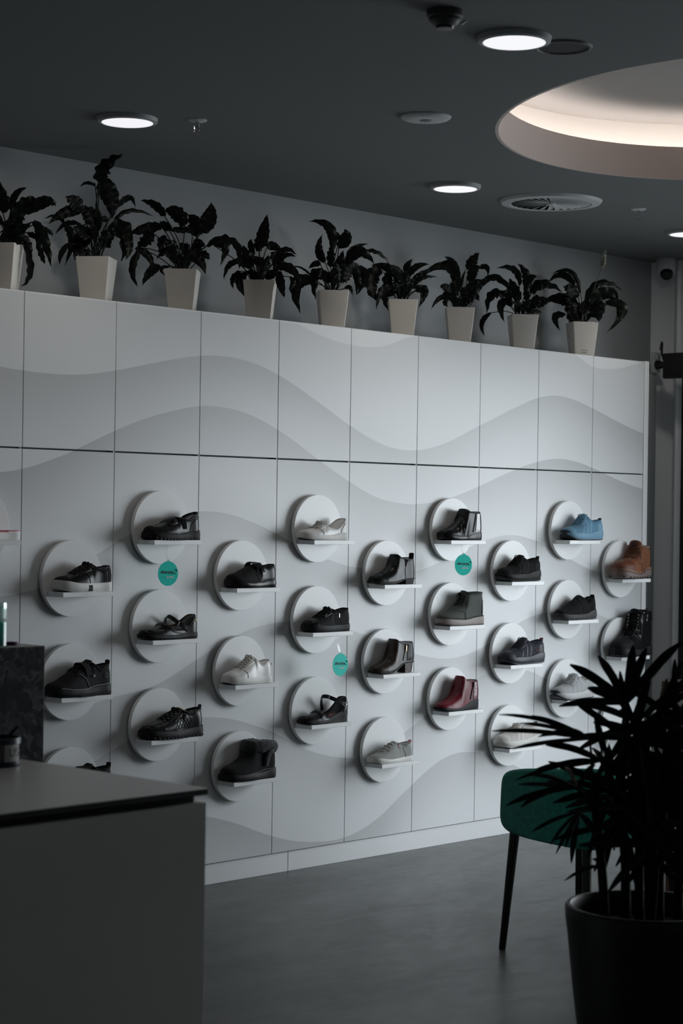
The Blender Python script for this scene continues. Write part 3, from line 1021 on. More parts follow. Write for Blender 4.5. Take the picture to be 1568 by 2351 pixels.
    def seam(s, name, m, pts, r=.0009, off=.001):
        P = []
        for (a, b), (c, d) in zip(pts, pts[1:]):
            for k in range(6):
                P.append(s.S(a + (c - a) * k / 6, b + (d - b) * k / 6, off))
        P.append(s.S(*pts[-1], off))
        return MB().tube(P, r, 6).build(name, m, s.root, 80)
    def laces(s, m, u0, u1, rows=5, tw=.30, r=.0022, bow=True, eyelet=None, cross=True, flat=.6):
        mb = MB()
        ey = MB()
        for i in range(rows):
            u = u0 + (u1 - u0) * i / (rows - 1)
            un = u0 + (u1 - u0) * min(i + .8, rows - 1) / (rows - 1)
            if cross and i < rows - 1:
                for sg in (-1, 1):
                    mb.tube([s.S(u + (un - u) * k / 8, sg * (-tw + 2 * tw * k / 8), .0035 + .002 * math.sin(PI * k / 8)) for k in range(9)], r, 6, flat=flat)
            else:
                mb.tube([s.S(u, -tw + 2 * tw * k / 8, .0035 + .002 * math.sin(PI * k / 8)) for k in range(9)], r * 1.2, 6, flat=flat)
            for sg in (-1, 1):
                p = Vector(s.S(u, sg * (tw + .02), .001)); q = Vector(s.S(u, sg * (tw + .02), .0028))
                ey.tube([p, q], .0032, 8)
        if bow:
            c = Vector(s.S(u1, 0, .006))
            for sg in (-1, 1):
                mb.tube(smooth_path([c, c + Vector((-.004, sg * .010, .006)), c + Vector((-.008, sg * .018, .001)), c + Vector((-.007, sg * .014, -.005)), c + Vector((0, sg * .004, -.001))], 14), r * .9, 6)
                mb.tube(smooth_path([c, c + Vector((-.008, sg * .009, .001)), c + Vector((-.016, sg * .015, -.008)), c + Vector((-.020, sg * .018, -.015))], 10), r * .8, 6)
            mb.tube([c + Vector((0, -.006, .001)), c + Vector((0, .006, .001))], .0042, 8)
        mb.build('laces', m, s.root, 60)
        if eyelet:
            o = ey.build('eyelets', eyelet, s.root, 40)
            o['kind'] = 'stuff'
    def tongue(s, m, h=.02, w=.022, back=.01, u=None, th=.005):
        u = s.u0 if u is None else u
        p = Vector(s.S(u, 0)); q = Vector(s.S(max(u - .06, 0), 0))
        d = (p - q).normalized()
        up = Vector((d.x * .45 + .1, 0, abs(d.z) * .6 + .75)).normalized()
        rows = []
        for i in range(9):
            a = i / 8
            ww = w * (1 - .25 * max(0, a - .6) ** 2 * 6)
            c = q * (1 - a) + (p + up * h) * a
            c = c + Vector((-.004 + back * a * a * .0, 0, .001))
            row = []
            for k in range(9):
                t = -1 + 2 * k / 8
                row.append(c + Vector((.35 * ww * (t * t), t * ww, -.25 * ww * t * t)))
            rows.append(row)
        bk = [[v + Vector((th, 0, -th * .2)) for v in r] for r in rows]
        mb = MB().grid(rows).grid(bk)
        n = 9
        edge = [rows[i][0] for i in range(n)] + rows[-1][1:] + [rows[i][-1] for i in range(n - 2, -1, -1)]
        edgeb = [bk[i][0] for i in range(n)] + bk[-1][1:] + [bk[i][-1] for i in range(n - 2, -1, -1)]
        mb.grid([edge, edgeb])
        return mb.build('tongue', m, s.root, 70, merge=.0002)
    def tab(s, m, h=.014, w=.012, lean=.004, th=.0018, loop=True):
        xt, zt, wt, xb = [f(1.0) for f in s.f]
        x, z = xt * s.L, zt
        P = [(x + .002, 0, z - .018), (x + .004 + lean * .5, 0, z), (x + lean + .003, 0, z + h * .8), (x + lean - .001, 0, z + h), (x + lean - .005, 0, z + h * .8), (x - .004, 0, z), (x - .005, 0, z - .010)]
        if not loop:
            P = P[:4]
        P = smooth_path(P, 18)
        rows = [[(p[0], -w / 2, p[2]), (p[0], w / 2, p[2])] for p in P]
        rows2 = [[(p[0] - th, -w / 2, p[2] - th * .4), (p[0] - th, w / 2, p[2] - th * .4)] for p in P]
        mb = MB().grid([[a[0], a[1], b[1], b[0]] for a, b in zip(rows, rows2)], closed_v=True)
        return mb.build('pull_tab', m, s.root, 40)
    def band(s, name, m, P, width, th=.003, axis=(1, 0, 0), parent=None):
        # flat strap: centre line P, width measured along axis
        ax = Vector(axis).normalized()
        P = [Vector(p) for p in P]
        rows = []
        for i, p in enumerate(P):
            t = (P[min(i + 1, len(P) - 1)] - P[max(i - 1, 0)]).normalized()
            a = (ax - t * ax.dot(t)).normalized()
            n = t.cross(a)
            if n.z < 0 and abs(n.z) > .3:
                n = -n
            w = width[i] if isinstance(width, list) else width
            rows.append([p - a * w / 2, p - a * w / 2 + n * th, p + a * w / 2 + n * th, p + a * w / 2])
        mb = MB().grid(rows, closed_v=True)
        nv = len(mb.v)
        mb.f.append((0, 1, 2, 3)); mb.f.append((nv - 4, nv - 3, nv - 2, nv - 1))
        return mb.build(name, m, parent or s.root, 40)
    def heel(s, m, x0, top, w0=.9, w1=.85, back=.0, front=.0, name='heel'):
        # block heel under the rear of the sole from xf = x0 to 1, top follows the sole bottom
        rows = []
        for k in range(25):
            a = k / 24
            z = a
            loop = []
            for j in range(24):
                ph = j / 24 * 2 * PI
                loop.append(None)
            rows.append(loop)
        rows = []
        for lv in (0, .5, 1):
            loop = []
            xs = [x0 + (1 - x0) * .5 * (1 - math.cos(PI * j / 14)) for j in range(15)]
            sc = w1 + (w0 - w1) * lv
            for sg, seq in ((-1, xs), (1, xs[::-1])):
                for xf in seq:
                    x = xf * s.L + (front * (1 - lv) if xf < x0 + .02 else 0) - back * (1 - lv) * ((xf - x0) / (1 - x0))
                    loop.append((x, sg * max(s.half(xf), .002) * sc, s.sb(xf) * lv + .001 * (1 - lv)))
            rows.append(loop)
        mb = MB().grid(rows, closed_v=True)
        nv = len(rows[0])
        mb.f.append(tuple(range(nv)))
        mb.f.append(tuple(range(2 * nv, 3 * nv)))
        return mb.build(name, m, s.root, 40)

# ---- shoe materials
K_LEATHER = mat('black_leather', (.0085, .009, .0095), .25, bump=.05, scale=420, spec=.20)
K_MATTE = mat('black_nubuck', (.009, .009, .0095), .75, spec=.18, bump=.25, scale=900)
K_SUEDE = mat('black_suede', (.008, .008, .0085), .95, spec=.18, bump=.35, scale=1200, sheen=.1)
K_KNIT = mat('black_knit', (.009, .009, .010), .85, spec=.18, bump=.5, scale=900, kind='voronoi')
K_RUBBER = mat('black_rubber', (.011, .0115, .012), .55, spec=.18, bump=.1, scale=300)
K_PATENT = mat('black_patent', (.010, .011, .012), .12, bump=.5, scale=110, spec=.6, coat=.3)
K_LACE = mat('black_lace', (.008, .008, .008), .85, spec=.18, bump=.4, scale=1500)
ELASTIC = mat('black_elastic', (.004, .004, .0045), .9, spec=.18, bump=.6, scale=500, kind='wave')
GREY_PIPE = mat('grey_piping', (.16, .17, .175), .6)
TAN_LINING = mat('tan_lining', (.36, .17, .085), .7, bump=.2, scale=200)
K_LINING = mat('black_lining', (.007, .007, .0075), .9, spec=.18)
W_LEATHER = mat('white_leather', (.62, .61, .58), .4, bump=.08, scale=300)
W_METALLIC = mat('pearl_white_leather', (.68, .67, .65), .34, bump=.05, scale=200)
W_RUBBER = mat('white_rubber', (.66, .65, .63), .55)
W_LACE = mat('white_lace', (.56, .54, .50), .85, bump=.4, scale=1500)
ZIP = mat('dark_zip_teeth', (.05, .05, .052), .45, metal=.6)
STEEL = mat('steel_hardware', (.45, .45, .46), .3, metal=1)

def low_ctrl(s0, toe, z2, xth, zth, zs, zh, wr=.031, sh=0.0, z3=None, heel_x=.995):
    # s0 sole-top height at toe; toe = toe-box height; z2 instep at .33; throat (xth, zth); side dip zs; heel zh
    return [(0, s0), (.006, s0 + (toe - s0) * .5), (.03, s0 + (toe - s0) * .82), (.09, toe), (.18, toe + (z2 - toe) * .22), (.33, z2),
            ((.33 + xth) / 2, (z2 + zth) / 2 + .004 if z3 is None else z3), (xth, zth), (xth + .03, zth - .001, wr * .55), (xth + .09, (zth + zs) / 2 + sh, wr * .9), ((xth + .95) / 2, zs, wr),
            (.86, (zs + zh) / 2 + .002, wr * .95), (.94, zh - .003, wr * .72), (.975, zh, wr * .42), (heel_x, zh, .001, 1.0)]

def boot_ctrl(s0, toe, z2, xf, zf, zr, zb, ws=.034, lean=.0, z1=None, zside=None, heel_x=.985):
    z1 = z1 or toe + (z2 - toe) * .30
    return [(0, s0), (.006, s0 + (toe - s0) * .5), (.03, s0 + (toe - s0) * .82), (.09, toe), (.2, z1), (.36, z2, 0, .34),
            (xf - .045, z2 + (zf - z2) * .45, 0, .42), (xf - .005, zf - .006, 0, .47), (xf, zf, 0, .48), (xf + .02, zf, ws * .55, .50), (xf + .09, zside or zf - .002, ws * .92, .58), ((xf + .97) / 2, zside or zr, ws, .72),
            (heel_x - .10, zb - .001, ws * .9, .88), (heel_x - .03, zb, ws * .55, .96), (heel_x, zb, .001, 1.0)]
def flat(a, b=None, c=None):
    b = a if b is None else b
    c = b if c is None else c
    return [(0, a), (.12, a * .98 + b * .02), (.5, b), (.8, c), (1, c)]
def spring(h=.010, mid=0.0):
    return [(0, h), (.06, h * .62), (.14, h * .28), (.26, .0005), (.5, mid), (.8, 0), (1, .001)]

ROW_H = (1.474, 1.080, .6865)     # disc heights of the raised columns
ROW_L = (1.277, .880, .483)
def base_z(zc):
    return zc - .0485

def runner(name, label, x, z, L, up, mid, out_m, over, lace, lining, tabm=None, toe_out=None, tongue_h=.016, logo=None, zh=.108, zth=.113, midh=.044):
    s = Shoe(name, label, 'shoe', x, z, L, .048, low_ctrl(.034, .064, .080, .52, zth, .086, zh, .031), flat(.034, .032, midh), [(0, .024), (.06, .014), (.16, .004), (.3, 0), (.7, 0), (.88, .002), (1, .014)],
             up, lining, collar=.0045, tc=.2)
    gv = lambda xf: .0022 * (abs(math.sin(xf * 34)) ** 6 if xf > .30 else 0)
    s.sole('midsole', mid, top=[(0, .042), (.1, .038), (.35, .036), (.55, .037), (.75, .046), (.92, .054), (1, .052)], bot=[(0, .027), (.06, .018), (.16, .008), (.3, .005), (.88, .007), (1, .018)], flare=.006, bulge=.003, grooves=gv)
    s.sole('outsole', out_m, top=[(0, .052 if toe_out else .029), (.05, .042 if toe_out else .020), (.13, .020 if toe_out else .012), (.3, .006), (.88, .008), (1, .019)], flare=.0045, ext=.006)
    ut = s.u_at(.22)
    s.patch('toe_overlay', over, 0, s.u_at(.17), -1, 1, .0014)
    s.patch('heel_counter', over, s.u_at(.80), 1, -.97, -.34, .0016)
    s.patch('heel_counter', over, s.u_at(.80), 1, .34, .97, .0016)
    for a, b in ((.30, .36), (.42, .48), (.54, .60)):
        s.patch('side_overlay', over, 0, 0, -.97, -.42, .0015, nu=6, fu=lambda q, a=a, b=b: (s.u_at(a) + (.05 * q), s.u_at(b) + (.03 * q)))
    s.patch('lace_stay', over, s.u_at(.32), s.u0, -.46, -.26, .002)
    s.patch('lace_stay', over, s.u_at(.32), s.u0, .26, .46, .002)
    s.tongue(over, tongue_h, .024)
    s.laces(lace, s.u_at(.32), s.u0 - .012, 5, .26, .0022)
    if tabm:
        s.tab(tabm, .012, .014, .010)
    if logo:
        s.seam('side_mark', logo, [(s.u_at(.70), -.62), (s.u_at(.76), -.70), (s.u_at(.82), -.60)], .0018, .0015)
    return s

def shoes():
    H1, H2, H3 = [base_z(v) for v in ROW_H]
    L1, L2, L3 = [base_z(v) for v in ROW_L]
    # ---------------- A column
    lab = 'black lace-up sneaker with thick white sole and black side block'
    s = Shoe('sneaker', lab, 'shoe', .106, L1, .254, .046, low_ctrl(.036, .058, .074, .60, .101, .078, .096, .030), flat(.040, .030, .032), [(0, .016), (.06, .009), (.16, .002), (.3, 0), (.6, 0), (1, .001)], K_LEATHER, K_LINING, collar=.0035)
    s.sole('sole', W_RUBBER, top=[(0, .047), (.1, .043), (.35, .034), (.6, .033), (1, .036)], flare=.005, bulge=.002)
    b = MB()
    w = s.half(.50) + .0062
    b.rbox(.47 * s.L, .545 * s.L, -w - .002, -w + .004, .003, .026, .001, 1)
    b.build('sole_block', K_RUBBER, s.root)
    s.patch('toe_cap', K_MATTE, 0, s.u_at(.17), -1, 1, .001)
    s.patch('lace_stay', K_LEATHER, s.u_at(.30), s.u0, -.48, -.24, .0018); s.patch('lace_stay', K_LEATHER, s.u_at(.30), s.u0, .24, .48, .0018)
    s.patch('heel_counter', K_MATTE, s.u_at(.88), 1, -.95, -.05, .0014)
    s.tongue(K_MATTE, .010, .022); s.laces(K_LACE, s.u_at(.28), s.u0 - .01, 6, .24, .0030)
    s.seam('stitching', K_RUBBER, [(s.u_at(.52), -.95), (s.u_at(.50), -.7), (s.u_at(.44), -.5)], .001)
    display_shelf(.225, ROW_L[0], 'under the black sneaker with the white sole')

    def strap_trainer(lab, x, z, L, extra=True):
        s = Shoe('strap_trainer', lab, 'shoe', x, z, L, .050, low_ctrl(.026, .056, .086, .64, .124, .095, .114, .033), flat(.030, .026, .034), spring(.010), K_MATTE, K_LINING, collar=.005, collar_mat=K_MATTE)
        s.sole('midsole', K_RUBBER, top=[(0, .036), (.2, .030), (.5, .028), (.8, .036), (1, .040)], flare=.005, bulge=.002)
        s.lugs(K_RUBBER, 20, .006, .016, .0062, .42, .98)
        s.seam('piping', GREY_PIPE, [(s.u_at(.12), -.86), (s.u_at(.3), -.97), (s.u_at(.55), -.97), (s.u_at(.75), -.93), (1, -.90)], .0022, .002)
        s.seam('piping', GREY_PIPE, [(s.u_at(.58), -.97), (s.u_at(.53), -.72), (s.u_at(.43), -.42)], .0018, .0015)
        s.patch('lace_stay', K_MATTE, s.u_at(.38), s.u0, -.50, -.22, .002); s.patch('lace_stay', K_MATTE, s.u_at(.38), s.u0, .22, .50, .002)
        s.tongue(K_MATTE, .014, .024)
        s.laces(K_LACE, s.u_at(.40), s.u_at(.50), 3, .25, .0028, bow=False)
        P = [s.S(s.u_at(.60) - .045 * (1 - abs(k - 8) / 8), -.66 + k * (1.32 / 16), .004 + .003 * math.sin(PI * k / 16)) for k in range(17)]
        st = s.band('strap', K_MATTE, P, .030, .003)
        MB().box(0, .010, -.0012, .0012, 0, .009).xf(Matrix.Translation(Vector(s.S(s.u_at(.645), -.70, .006)))).build('strap_patch', GREY_PIPE, st)
        s.tab(K_LACE, .018, .016, .004)
        if extra:
            c = Vector(s.S(s.u_at(.88), -.62, .0012))
            q = (Vector(s.S(s.u_at(.88), -.62, .008)) - c).normalized().to_track_quat('Z', 'Y').to_matrix().to_4x4()
            MB().lathe([(.0068, 0), (.0075, .001), (.0090, .001), (.0094, 0)], 24).tube([(-.003, -.004, .0008), (.001, .004, .0008), (.004, -.003, .0008)], .0009, 6).xf(Matrix.Translation(c) @ q).build('heel_emblem', GREY_PIPE, s.root)
        return s
    strap_trainer('black strap trainer with grey piping and round heel emblem behind terrazzo block', .070, L2, .292)
    display_shelf(.225, ROW_L[1], 'half behind the dark terrazzo block')
    strap_trainer('black trainer mostly hidden behind the counter top', .080, L3, .296, False)
    display_shelf(.225, ROW_L[2], 'mostly hidden behind the counter top')

    # ---------------- shoe at the left edge
    r = thing('slide_sandal', 'white slide sandal with pink footbed cut by the left picture edge', 'shoe', (-.345, -.078, H1 + .0005))
    def half0(xf):
        return OUT(xf) * .045 * (1 - (1 - min(xf / .18, 1)) ** 2.3) ** (1 / 2.3) * (1 - (1 - min((1 - xf) / .13, 1)) ** 2.3) ** (1 / 2.3)
    rows, ins = [], []
    for k in range(33):
        xf = .5 * (1 - math.cos(PI * k / 32)); w = half0(xf); x = xf * .27
        zt = .028 + .006 * math.sin(xf * PI) * 0 + (.004 if xf > .75 else 0)
        rows.append([(x, -w, 0), (x, -w - .003 * min(1, w / .01), zt * .5), (x, -w, zt), (x, w, zt), (x, w + .003 * min(1, w / .01), zt * .5), (x, w, 0)])
        ins.append([(x, -w * .93, zt - .001), (x, -w * .86, zt + .003), (x, w * .86, zt + .003), (x, w * .93, zt - .001)])
    MB().grid(rows, closed_v=True).build('sole', W_RUBBER, r)
    MB().grid(ins).build('footbed', mat('pink_footbed', (.48, .10, .16), .7, bump=.6, scale=160, kind='voronoi'), r)
    arc = [(.085, -.046 * math.cos(PI * k / 12), .02 + .05 * math.sin(PI * k / 12)) for k in range(13)]
    MB().grid([[(p[0] - .03, p[1], p[2]), (p[0] + .035, p[1], p[2])] for p in arc] + [[(p[0] - .03, p[1] * .93, p[2] - .003), (p[0] + .035, p[1] * .93, p[2] - .003)] for p in arc[::-1]], closed_u=True).build('strap', W_LEATHER, r)
    display_shelf(-.225, ROW_H[0], 'cut by the left picture edge')

    # ---------------- B column
    s = Shoe('slip_on_shoe', 'black leather slip-on shoe with elastic gore and lugged sole', 'shoe', .547, H1, .268, .047, low_ctrl(.024, .056, .068, .52, .090, .080, .108, .032), flat(.026, .024, .030), spring(.012), K_LEATHER, K_LINING, collar=.004)
    s.sole('sole', K_RUBBER, top=[(0, .033), (.2, .029), (.5, .027), (.75, .034), (1, .040)], flare=.006, bulge=.002)
    s.lugs(K_RUBBER, 16, .008, .009, .0065)
    s.patch('elastic_gore', ELASTIC, 0, 0, -.80, -.02, .0022, nu=8, fu=lambda q: (s.u_at(.60 - .07 * q), s.u_at(.70 - .02 * q)))
    s.patch('vamp_overlay', K_LEATHER, 0, 0, -.55, .55, .0035, nu=10, nt=16, fu=lambda q: (s.u_at(.36), s.u0 + .01))
    s.patch('toe_cap', K_MATTE, 0, s.u_at(.10), -1, 1, .0012)
    s.seam('stitching', K_RUBBER, [(s.u_at(.76), -.95), (s.u_at(.78), -.6), (s.u_at(.88), -.45), (.985, -.4)], .0012)
    s.seam('stitching', K_RUBBER, [(s.u_at(.15), -.9), (s.u_at(.4), -.93), (s.u_at(.62), -.9)], .001)
    s.tab(ELASTIC, .006, .018, -.002)
    display_shelf(.675, ROW_H[0], 'under the black slip-on shoe with elastic gore')

    s = Shoe('mary_jane_shoe', 'flat black mary jane shoe with tan lining and single strap', 'shoe', .529, H2, .283, .046,
             low_ctrl(.020, .044, .056, .38, .066, .052, .094, .032, sh=-.004), flat(.022, .018, .022), spring(.010), K_LEATHER, TAN_LINING, dip=.014, collar=.0022)
    s.sole('sole', K_RUBBER, top=[(0, .026), (.2, .021), (.5, .018), (.75, .024), (1, .026)], flare=.004, bulge=.002)
    for k in range(4):
        s.seam('pleat', K_LEATHER, [(s.u_at(.25 + .05 * k), -.35), (s.u_at(.40 + .04 * k), -.60), (s.u_at(.56 + .03 * k), -.80)], .0016, .0006)
    ps = [s.S(s.u_at(.74), -.62, .002)] + [(.655 * s.L - .02 * s.L * k, -.040 + .0015 * k + .0, .052 + .008 * k) for k in range(1, 3)]
    A, B = Vector(s.S(s.u_at(.78), -.72, .003)), Vector(s.S(s.u_at(.60), .45, .002))
    P = smooth_path([A, A + Vector((-.020, -.002, .016)), Vector((.60 * s.L, -.030, .066)), Vector((.535 * s.L, -.008, .085)), Vector((.525 * s.L, .014, .087)), B + Vector((-.006, .002, .010)), B], 28)
    st = s.band('strap', K_LEATHER, P, .017, .003, (.8, 0, .6))
    MB().lathe([(0, .003), (.003, .002), (.004, 0)], 12).xf(Matrix.Translation(Vector(s.S(s.u_at(.93), -.40, .001))) @ Matrix.Rotation(PI / 2, 4, 'X')).build('rivet', BRASS, s.root)
    display_shelf(.675, ROW_H[1], 'under the flat black mary jane with tan lining')

    s = Shoe('zip_sneaker', 'black quilted lace-up shoe with gold paper tag and side zip', 'shoe', .545, H3, .302, .049, low_ctrl(.030, .060, .076, .60, .106, .088, .108, .032), flat(.032, .028, .034), spring(.014), K_LEATHER, K_LINING, collar=.005)
    s.sole('sole', K_RUBBER, top=[(0, .040), (.2, .034), (.5, .030), (.75, .036), (1, .044)], flare=.006, bulge=.002)
    s.lugs(K_RUBBER, 15, .010, .009, .0068)
    s.patch('toe_cap', K_LEATHER, 0, s.u_at(.30), -1, 1, .0014)
    s.patch('lace_stay', K_MATTE, s.u_at(.36), s.u0, -.46, -.24, .0022); s.patch('lace_stay', K_MATTE, s.u_at(.36), s.u0, .24, .46, .0022)
    for k in range(5):
        a = .44 + .055 * k
        s.seam('quilting', K_RUBBER, [(s.u_at(a), -.92), (s.u_at(a + .09), -.52)], .0010, .0008)
        s.seam('quilting', K_RUBBER, [(s.u_at(a + .09), -.92), (s.u_at(a), -.52)], .0010, .0008)
    z = s.seam('zipper', ZIP, [(s.u_at(.44), -.60), (s.u_at(.58), -.44), (s.u_at(.66), -.30)], .0016, .002)
    q = Vector(s.S(s.u_at(.60), -.40, .005))
    MB().rbox(-.002, .002, -.0012, .0012, -.018, .002, .0008, 1).xf(Matrix.Translation(q) @ Matrix.Rotation(.4, 4, 'Y')).build('zip_pull', mat('rose_metal', (.6, .4, .35), .3, metal=1), s.root)
    s.tongue(K_MATTE, .010, .022); s.laces(K_LACE, s.u_at(.32), s.u0 - .01, 5, .24, .0030, eyelet=STEEL)
    s.seam('stitching', K_RUBBER, [(s.u_at(.70), -.95), (s.u_at(.76), -.6), (s.u_at(.70), -.2)], .0012)
    MB().rbox(-.022, .024, -.001, .001, -.010, .010, .0006, 1).xf(Matrix.Translation((.66 * s.L, -.004, .106)) @ Matrix.Rotation(.42, 4, 'Y') @ Matrix.Rotation(1.0, 4, 'X')).build('paper_tag', mat('gold_card', (.62, .50, .26), .45), s.root)
    s.tab(K_LEATHER, .016, .010, .006)
    display_shelf(.675, ROW_H[2], 'under the black quilted shoe with gold tag')

    # ---------------- C column
    s = Shoe('strap_clog', 'black closed shoe with wide buckled strap across the instep', 'shoe', .995, L1, .256, .047, low_ctrl(.026, .058, .076, .60, .098, .076, .094, .031), flat(.028, .022, .028), spring(.008), K_MATTE, K_LINING, collar=.0035, arch=(2.6, 2.2))
    s.sole('sole', K_LEATHER, top=[(0, .038), (.15, .033), (.4, .024), (.6, .024), (.8, .032), (1, .034)], flare=.004, bulge=.002)
    s.patch('quarter', K_LEATHER, s.u_at(.60), 1, -.98, -.06, .0016)
    P = [s.S(s.u_at(.53) + .02 * abs(k - 8) / 8, -.62 + k * (1.24 / 16), .004 + .004 * math.sin(PI * k / 16)) for k in range(17)]
    s.band('strap', K_LEATHER, P, .026, .004)
    P2 = [s.S(s.u_at(.60) + .03 * k / 6, -.20 - .52 * k / 6, .009) for k in range(7)]
    st = s.band('buckle_strap', K_PATENT, P2, .016, .003)
    for a in (.30, .48):
        c = Vector(s.S(s.u_at(.61), -a, .013))
        MB().tube([c + Vector(v) for v in ((-.010, -.002, .006), (.010, -.002, .006), (.010, .002, -.006), (-.010, .002, -.006))], .0012, 6, closed=True).build('buckle', K_PATENT, st)
    s.seam('stitching', K_RUBBER, [(s.u_at(.55), -.97), (s.u_at(.53), -.8), (s.u_at(.46), -.62)], .0010)
    display_shelf(1.125, ROW_L[0], 'under the black buckled strap shoe')

    s = Shoe('sneaker', 'white leather lace-up sneaker with smooth white sole', 'shoe', .985, L2, .250, .045, low_ctrl(.026, .052, .072, .58, .106, .072, .093, .030), flat(.030, .024, .028), [(0, .012), (.06, .006), (.16, .001), (.3, 0), (1, .001)], W_METALLIC, mat('beige_lining', (.30, .22, .16), .8), collar=.003)
    s.sole('sole', W_RUBBER, top=[(0, .036), (.15, .032), (.4, .026), (.7, .028), (1, .032)], flare=.004, bulge=.001)
    s.sole('outsole', K_RUBBER, top=[(0, .0165), (.06, .0095), (.16, .004), (.3, .0015), (1, .002)], flare=.002)
    s.patch('lace_stay', W_LEATHER, s.u_at(.34), s.u0, -.44, -.20, .0018); s.patch('lace_stay', W_LEATHER, s.u_at(.34), s.u0, .20, .44, .0018)
    s.tongue(W_LEATHER, .008, .021); s.laces(W_LACE, s.u_at(.30), s.u0 - .008, 6, .24, .0026, eyelet=STEEL)
    s.seam('stitching', mat('pale_stitch', (.4, .38, .35), .7), [(s.u_at(.37), -.95), (s.u_at(.36), -.7), (s.u_at(.30), -.42)], .0009)
    s.patch('heel_counter', W_LEATHER, s.u_at(.93), 1, -.75, -.05, .0014)
    MB().lathe([(0, .002), (.004, .001), (.005, 0)], 12).xf(Matrix.Translation(Vector(s.S(s.u_at(.96), -.45, .001))) @ Matrix.Rotation(PI / 2, 4, 'X')).build('heel_stud', K_RUBBER, s.root)
    display_shelf(1.125, ROW_L[1], 'under the white leather lace-up sneaker')

    s = Shoe('fur_boot', 'black suede ankle boot with grey fur cuff', 'shoe', .980, L3, .284, .050, boot_ctrl(.024, .062, .090, .50, .142, .140, .132, .037), flat(.026, .024, .034), spring(.006), K_SUEDE, K_LINING, collar=0, arch=(2.6, 2.2))
    s.sole('sole', K_RUBBER, top=[(0, .030), (.3, .028), (.6, .028), (.8, .036), (1, .042)], flare=.006, bulge=.001)
    s.seam('welt_stitch', GREY_PIPE, [(s.u_at(.02), -.94), (s.u_at(.3), -.96), (s.u_at(.6), -.96), (s.u_at(.97), -.94)], .0011, .001)
    fur = mat('charcoal_fur', (.028, .031, .033), 1.0, bump=1.0, scale=260, sheen=.25, vary=.5, vscale=120)
    UO = [s.u0 + (1 - s.u0) * k / 30 for k in range(31)]
    loop = [Vector(s.S(u, -1e-4)) for u in UO] + [Vector(s.S(u, 1e-4)) for u in UO[::-1][1:-1]]
    cen = sum(loop, Vector()) / len(loop)
    mb = MB()
    rows = []
    for p in loop:
        d = (p - cen); d.z = 0; d.normalize()
        q = p + d * .005 + Vector((0, 0, -.004))
        row = []
        for k in range(14):
            a = 2 * PI * k / 14
            pt = q + d * math.cos(a) * .015 + Vector((0, 0, 1)) * math.sin(a) * .025
            nn = noise.noise(pt * 130) * .0035 + noise.noise(pt * 330) * .0028
            row.append(pt + (pt - q).normalized() * nn)
        rows.append(row)
    mb.grid(rows, closed_u=True, closed_v=True).build('fur_cuff', fur, s.root, 180)
    P = smooth_path([s.S(.88, -.06, .012), s.S(.85, -.30, .013), s.S(.81, -.60, .010), s.S(.80, -.86, .004)], 26)
    mb = MB(); rows = []
    for i, p in enumerate(P):
        row = []
        rad = .023 * (1 - .50 * (i / len(P)))
        for k in range(12):
            a = 2 * PI * k / 12
            pt = Vector(p) + Vector((math.cos(a) * rad, math.sin(a) * rad * .45, math.sin(a) * rad * .1))
            row.append(pt + (pt - Vector(p)).normalized() * (noise.noise(pt * 150) * .004 + noise.noise(pt * 360) * .002))
        rows.append(row)
    mb.grid(rows, closed_v=True)
    mb.f.append(tuple(range(len(mb.v) - 12, len(mb.v))))
    mb.build('fur_flap', fur, s.root, 180)
    display_shelf(1.125, ROW_L[2], 'under the black fur-cuffed boot')

    # ---------------- D column
    s = Shoe('oxford_shoe', 'pearl white low-cut lace shoe with brown lining', 'shoe', 1.413, H1, .273, .045, low_ctrl(.024, .044, .056, .46, .070, .056, .093, .032, sh=-.004), flat(.026, .020, .028), [(0, .012), (.06, .007), (.16, .002), (.3, 0), (1, .001)], W_METALLIC, mat('brown_lining', (.22, .09, .045), .7), dip=.010, collar=.0022)
    s.sole('sole', W_RUBBER, top=[(0, .032), (.15, .028), (.4, .022), (.6, .023), (.8, .032), (1, .034)], flare=.004, bulge=.001)
    s.sole('outsole', K_RUBBER, top=[(0, .015), (.06, .010), (.16, .005), (.3, .002), (1, .002)], flare=.002)
    s.patch('lace_stay', W_METALLIC, s.u_at(.32), s.u0, -.52, -.18, .0018); s.patch('lace_stay', W_METALLIC, s.u_at(.32), s.u0, .18, .52, .0018)
    s.laces(mat('grey_lace', (.44, .44, .43), .8), s.u_at(.28), s.u0 - .008, 4, .26, .0028, eyelet=STEEL)
    s.seam('stitching', GREY_PIPE, [(s.u_at(.37), -.95), (s.u_at(.36), -.75), (s.u_at(.32), -.55)], .0009)
    s.seam('stitching', GREY_PIPE, [(s.u_at(.80), -.95), (s.u_at(.81), -.6), (s.u_at(.90), -.3)], .0009)
    display_shelf(1.575, ROW_H[0], 'under the pearl white low-cut shoe')

    s = Shoe('zip_sneaker', 'black low sneaker with perforated side and side zip', 'shoe', 1.450, H2, .256, .046, low_ctrl(.028, .054, .070, .56, .094, .074, .096, .031), flat(.030, .026, .030), [(0, .010), (.06, .005), (.16, .001), (.3, 0), (1, .001)], K_MATTE, K_LINING, collar=.0045)
    s.sole('sole', K_RUBBER, top=[(0, .038), (.15, .034), (.4, .028), (.7, .028), (1, .034)], flare=.004, bulge=.001)
    s.patch('lace_stay', K_LEATHER, s.u_at(.34), s.u0, -.46, -.22, .002); s.patch('lace_stay', K_LEATHER, s.u_at(.34), s.u0, .22, .46, .002)
    s.patch('toe_cap', K_LEATHER, 0, s.u_at(.20), -1, 1, .0012)
    s.seam('zipper', ZIP, [(s.u_at(.46), -.66), (s.u_at(.58), -.44), (s.u_at(.68), -.25)], .0016, .002)
    q = Vector(s.S(s.u_at(.68), -.28, .005))
